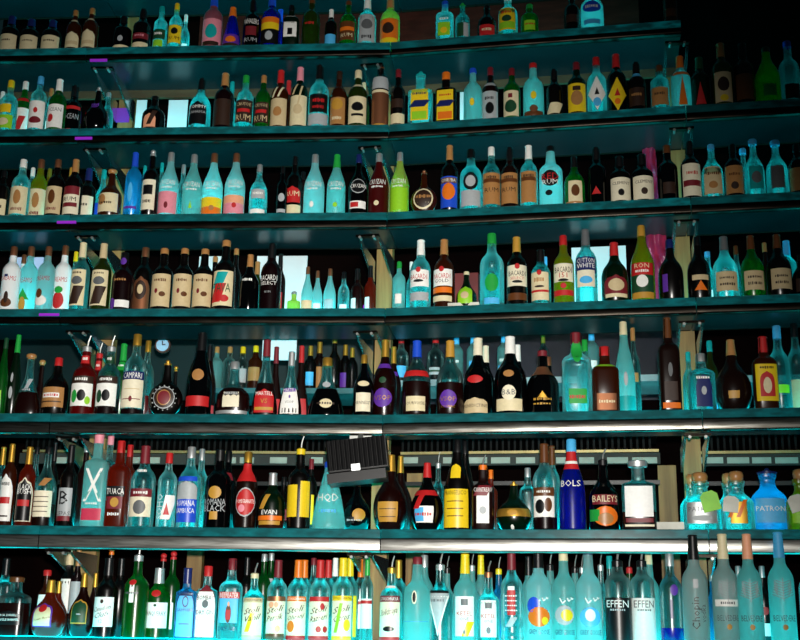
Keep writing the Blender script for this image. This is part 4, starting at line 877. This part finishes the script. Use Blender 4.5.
# sixth shelf: rack, tag strip and tags beyond
def px_box(px0, px1, py0, py1, d, dep, m, name, label, cat, group=None, rest=0):
    b, s0 = find_s(px0, d, .8); z1 = find_z(b, s0, d, py0)
    for _ in range(3):
        s0 = find_s(px0, d, z1)[1]; s1 = find_s(px1, d, z1)[1]; b = find_s((px0+px1)/2, d, z1)[0]
        z1 = find_z(b, (s0+s1)/2, d, py0); z0 = find_z(b, (s0+s1)/2, d, py1)
    if rest: z0 = SHELF_Z[rest]+.0008; z1 = min(z1, SHELF_Z[rest-1]-.085)
    return slab_obj(name, b, s0, s1, d, d+dep, z0, z1, m, label, cat, None, group)
paper = noisy('card_paper', 'b8b8ac', 'd4d4c8', 12, .6)
stripm = noisy('tag_rail_wood', '16150f', '24221a', 10, .7)
ribm = noisy('rack_metal', '060808', '0d1110', 10, .6, 0, spec=.1)
for px0, px1, lab in ((20, 374, 'left'), (400, 660, 'right of the centre post'), (700, 840, 'at the far right')):
    b, s0 = find_s(px0, .8, RZ+.3); _, s1 = find_s(px1, .8, RZ+.3)
    zr = find_z(b, (s0+s1)/2, .8, 454)
    o, *_ = far(px0, px1, .8, 454, .05, .02, stripm, 'tag_rail', 'long wooden price tag rail behind the sixth shelf, '+lab, 'rail')
    t = empty('bottle_rack', pt(b, (s0+s1)/2, .9, zr), 0, 'dark ribbed rack above the tag rail behind the sixth shelf, '+lab, 'rack'); off = t.location.copy()
    mb = MB(); ext(mb, b, s0, s1, [(.80, zr+.004), (.82, zr+.004), (.82, zr+.016), (.80, zr+.016)], noisy('brass_rail', '8a7a50', 'a89664', 8, .35, .6)); mb.v = [tuple(Vector(v)-off) for v in mb.v]; mb.build('rail', t)
    mb = MB(); q = s0
    while q < s1-.03:
        ext(mb, b, q, q+.010, [(.83, zr+.01), (1.1, zr+.06), (1.1, zr+.09), (.83, zr+.09)], ribm); q += .028
    mb.v = [tuple(Vector(v)-off) for v in mb.v]; mb.build('slat_panel', t)
    mb = MB(); ext(mb, b, s0, s1, [(.83, zr+.091), (1.12, zr+.091), (1.12, zr+.1), (.83, zr+.1)], blackm); mb.v = [tuple(Vector(v)-off) for v in mb.v]; mb.build('rack_top', t)
    far(px0, px1, .78, 481, .018, .018, noisy('black_pipe', '10100f', '1b1b1a', 10, .3), 'pipe_rail', 'black horizontal rail low behind the sixth shelf, '+lab, 'rail')
tagc = 0
for px0, px1 in ((55, 68), (129, 144), (146, 160), (228, 236), (240, 254), (270, 287), (311, 323), (402, 418), (443, 461), (468, 487), (491, 510), (516, 535), (556, 574), (579, 594), (607, 628), (632, 657), (701, 723), (727, 749), (752, 771), (775, 798)):
    tagc += 1
    y = 461 if px0 < 400 else 456.5
    nth = ['first', 'second', 'third', 'fourth', 'fifth', 'sixth', 'seventh', 'eighth', 'ninth', 'tenth', 'eleventh', 'twelfth', 'thirteenth', 'fourteenth', 'fifteenth', 'sixteenth', 'seventeenth', 'eighteenth', 'nineteenth', 'twentieth'][tagc-1]
    px_box(px0, px1, 457.2, 463.2, .793, .006, noisy('tag_paper', '8a887c', 'a09e90', 12, .7), 'price_tag', 'white price tag on the rail behind the sixth shelf, %s from the left' % nth, 'tag', 'price tags on the rail')

px_box(399, 684, 322, 402, 1.738, .01, noisy('backdrop_tone', '161a24', '262c3a', 3, .3), 'backdrop_sheet', 'added blue-grey backdrop on the back wall behind the fifth shelf, right of the centre post', 'board')  # added sheet that lifts the black backdrop to a dim blue-grey tone
px_box(20, 374, 326, 400, 1.738, .01, noisy('backdrop_teal_tone', '062022', '0c3032', 3, .4), 'backdrop_teal_tone', 'added teal-toned backdrop on the back wall behind the fifth shelf, left of the centre post', 'board')  # added sheet, dim teal light of the backdrop put into its colour
# white cards, sign, cloth, carton, clock
px_box(258, 308, 243, 292, .328, .01, noisy('white_board', 'c8ccd0', 'dce0e4', 4, .6), 'poster_board', 'large white panel behind the dark bottle on the fourth shelf down', 'board', rest=4)
px_box(571, 625, 230, 300, .328, .01, noisy('white_board', 'c8ccd0', 'dce0e4', 4, .6), 'poster_board', 'white panel behind the grey-capped bottle, right half of fourth shelf', 'board', rest=4)
px_box(200, 222, 248, 285, .328, .008, noisy('white_board', 'c8ccd0', 'dce0e4', 4, .6), 'poster_board', 'white panel partly hidden behind the beige-label bottles on fourth shelf', 'board', rest=4)
px_box(11, 45, 245, 302, .328, .008, noisy('lilac_board', 'a8a4c8', 'bcb8d8', 4, .6), 'poster_board', 'pale lilac panel behind the picture bottles at far left', 'board', rest=4)
px_box(137, 147, 100, 128, .328, .006, noisy('white_board', 'c8ccd0', 'dce0e4', 4, .6), 'white_card', 'narrow white card left of the black jug, second shelf', 'card', rest=2)
px_box(169, 188, 100, 127, .328, .006, noisy('white_board', 'c8ccd0', 'dce0e4', 4, .6), 'white_card', 'white card right of the black jug, second shelf', 'card', rest=2)
px_box(460, 465, 92, 118, .33, .004, noisy('white_board', 'c8ccd0', 'dce0e4', 4, .6), 'white_card', 'thin white card between bottles with black diagonals, second shelf', 'card', rest=2)
px_box(117, 130, 108, 122, .378, .005, noisy('purple_card', '7a2a9a', '8c3aac', 6, .5), 'purple_card', 'purple card fixed to the left post, second shelf', 'card')
sg = px_box(263, 297, 335, 360, .5, .008, noisy('white_board', 'c8ccd0', 'dce0e4', 4, .6), 'paper_sign', 'white paper sign with a line of faint writing behind the fifth shelf', 'sign')
px_box(455, 478, 273, 303, .22, .06, noisy('red_carton', '5c1414', '7a1c1a', 8, .5), 'carton', 'dark red carton behind the short pear-shaped bottle', 'box', rest=4)
px_box(447, 479, 302.5, 309, .02, .03, paper, 'label_card', 'low white card in front of the red carton on fourth shelf', 'card', rest=4)
px_box(655, 684, 522, 529.5, .05, .03, paper, 'label_card', 'low white card holder beside the cork-topped bottle on sixth shelf', 'card', rest=6)
b, s = find_s(160, .5, SHELF_Z[5]+.25); z = find_z(b, s, .5, 345)
t = empty('clock', pt(b, s, .5, z), -YAW[b], 'small round pale blue clock face behind the fifth shelf', 'clock')
def disc(r0, r1, y0, y1, m, name):
    mb = MB(); n = 24; vs = []
    mb.lathe([(0, r0), (y1-y0, r1)], m, n); mb.v = [(x, y1-z, y) for x, y, z in mb.v]; mb.build(name, t)
disc(.036, .036, .0, .02, noisy('clock_rim', '402824', '5a3a32', 9, .4), 'rim'); disc(.029, .029, -.003, 0, noisy('clock_face', '88a4c0', 'a4bcd4', 9, .5), 'dial')
mb = MB(); mb.box((0, -.005, .008), (.003, .003, .02), solid('black')); mb.box((.007, -.005, 0), (.016, .003, .003), solid('black')); mb.build('hand', t)
b, s = find_s(280, .497, SHELF_Z[5]+.3); zz = find_z(b, s, .497, 339)
mb = MB(); x = -.055
while x < .05:
    q = random.uniform(.006, .014); mb.add([pt(b, s+x, .4985, zz-.002), pt(b, s+x+q, .4985, zz-.002), pt(b, s+x+q, .4985, zz+.003), pt(b, s+x, .4985, zz+.003)], [(0, 1, 2, 3)], solid('grey')); x += q+.004
o = mb.build('lettering', sg)

def cloth(px0, px1, py0, py1, d, label, rest):
    b, s0 = find_s(px0, d, 1.4); z1 = find_z(b, s0, d, py0); s0 = find_s(px0, d, z1)[1]; s1 = find_s(px1, d, z1)[1]; z0 = SHELF_Z[rest]+.002
    mb = MB(); n, m = 14, 22; L = []
    for side in (0, .004):
        for j in range(m+1):
            for i in range(n+1):
                u, v = i/n, j/m
                dd = d+side+.008*math.sin(u*13+3*math.sin(v*9))+.007*math.sin(v*17+u*7)
                L.append(pt(b, s0+(s1-s0)*(u*(.85+.15*v)+.03*math.sin(v*8)), dd, z1+(z0-z1)*v))
    fs = []; N1 = (n+1)*(m+1)
    for o_ in (0, N1):
        for j in range(m):
            for i in range(n):
                a = o_+j*(n+1)+i; q = (a, a+1, a+n+2, a+n+1); fs.append(q if o_ else q[::-1])
    mb.add(L, fs, noisy('pink_foil', '8a1c3c', 'b03054', 14, .3)); o = mb.build('pink_wrap'); tag(o, label, 'wrapping')
cloth(645, 668, 226, 292, .315, 'crumpled dark pink wrapping hanging beside the right post, fourth shelf', 4)
cloth(642, 657, 146, 170, .315, 'crumpled dark pink wrapping behind the white half labels, third shelf', 3)

# hang tags on the round-shouldered bottles
def hangtag(px, py, w, h, rot, m, label):
    b, s = find_s(px, -.012, RZ+.15); z = find_z(b, s, -.012, py)
    t = MB(); mt = Matrix.Rotation(-YAW[b], 3, 'Z') @ Matrix.Rotation(rot, 3, 'Y')
    pts = [(-w/2, -h/2), (w/2, -h/2), (w/2, h*.3), (w*.25, h/2), (-w*.25, h/2), (-w/2, h*.3)]
    vs = [mt @ Vector((x, y_, q)) for y_ in (0, .002) for x, q in pts]; n = 6
    t.add(vs, [(i, (i+1) % n, n+(i+1) % n, n+i) for i in range(n)]+[tuple(range(n)), tuple(range(2*n-1, n-1, -1))], m)
    o = t.build('hang_tag', None, pt(b, s, -.012, z)); tag(o, label, 'tag', 'hang tags on bottle necks')
hangtag(709.5, 501, .066, .075, -.25, noisy('lime_card', '6cb418', '84d024', 12, .5), 'lime green tag hanging on the cork-topped clear bottle')
hangtag(730, 504, .056, .06, .12, paper, 'white tag hanging on the yellow-green round-shouldered bottle')
hangtag(796, 503, .06, .062, -.3, paper, 'white tag hanging on the bottle at the right edge')

# purple led strips
pled = emis('purple_led', (.24, .02, .45), .4)
for px0, px1, py, k in ((90, 107, 60, 'first'), (75, 92, 138, 'second'), (57, 76, 222, 'third'), (39, 59, 314.5, 'fourth')):
    px_box(px0, px1, py-1.2, py+1.2, -.012, .006, pled, 'led_strip', 'short purple light strip under the %s shelf near the left post' % k, 'light', 'purple light strips')
px_box(355, 375, 305, 309, .25, .02, pled, 'led_strip', 'purple light strip lying by the centre post on the fourth shelf', 'light', 'purple light strips', rest=4)

# black ribbed speaker box hung under the fifth shelf
dB = -.15
b, s = find_s(357, dB, SHELF_Z[5]-.1); zc = find_z(b, s, dB, 458.5)
t = empty('speaker_box', pt(b, s, dB, zc), -YAW[b], 'black ribbed speaker box hanging tilted under the fifth shelf', 'speaker')
ppm = F/pt(b, s, dB, zc).dot(fw); W, Hh = 60/ppm, 44/ppm
rt = Matrix.Rotation(-.12, 3, 'Y')
mb = MB(); mb.box((0, .07, .02), (W, .12, Hh*.72), blackm, rt); mb.build('housing', t)
mb = MB()
for i in range(13):
    x = -W/2+W*(i+.5)/13
    mb.tube(rt @ Vector((x, .008, .02+Hh*.35)), rt @ Vector((x, .008, .02-Hh*.33)), W/28, blackm, 8)
mb.build('ribs', t)
mb = MB(); mb.box(rt @ Vector((-.005, .055, -Hh*.40)), (W*.98, .13, Hh*.22), blackm, rt); mb.build('base', t)
mb = MB(); mb.box(rt @ Vector((-.005, -.005, -Hh*.2)), (.034, .008, .026), solid('silver'), rt); mb.build('clip', t)
mb = MB(); mb.tube((0, .1, Hh*.36), (0, .155, SHELF_Z[5]-.085-zc), .012, solid('steel'), 10); mb.box((0, .16, SHELF_Z[5]-.094-zc), (.09, .03, .014), solid('steel')); mb.build('mounting_arm', t)

# studs on the round flattened bottle, drawn as its own part
for o in list(C.objects):
    if o.get('label', '').startswith('round flattened bottle'):
        body = [c for c in o.children if c.name.startswith('glass_body')][0]
        R = max(v.co.x for v in body.data.vertices); H = max(v.co.z for v in body.data.vertices)
        mb = MB()
        for i in range(16):
            a = 2*PI*i/16; x, z = R*.7*math.cos(a), .31*H+R*.72*math.sin(a)
            y = -R*.55*math.sqrt(max(.05, 1-(x/R)**2))*(.93 if z > .4*H else 1)-.001
            mb.lathe([(z-.003, .001), (z-.0015, .003), (z+.0015, .003), (z+.003, .001)], solid('silver'), 8, 1, 2, x, y)
        mb.build('studs', o)

# ------------------------------------------------------------------ light
w = bpy.data.worlds.new('bar'); SC.world = w; w.use_nodes = True
w.node_tree.nodes['Background'].inputs[0].default_value = (.01, .03, .035, 1); w.node_tree.nodes['Background'].inputs[1].default_value = .35
def spot(loc, aim, energy, ang, blend, col, size):
    l = bpy.data.lights.new('flash', 'SPOT'); l.energy = energy; l.spot_size = ang; l.spot_blend = blend; l.color = col; l.shadow_soft_size = size
    o = bpy.data.objects.new('camera_flash', l); C.objects.link(o); o.location = loc
    o.rotation_euler = (Vector(aim)-Vector(loc)).to_track_quat('-Z', 'Y').to_euler()
spot((.02, -.02, .12), pt(1, -.4, 0, SHELF_Z[6]+.25), 1200, math.radians(61), 1.0, (1, .96, .9), .03)
# no lamp under the green bottle; its glow is put into the glass colour
b, s = find_s(768, .08, SHELF_Z[2])
vs_ = SC.view_settings
vs_.view_transform = 'Standard'; vs_.look = 'None'; vs_.gamma = 1; vs_.use_curve_mapping = False; vs_.exposure = 0
SC.cycles.use_denoising = True; SC.cycles.max_bounces = 8; SC.cycles.transparent_max_bounces = 12
SC.cycles.diffuse_bounces = 4; SC.cycles.sample_clamp_indirect = 4
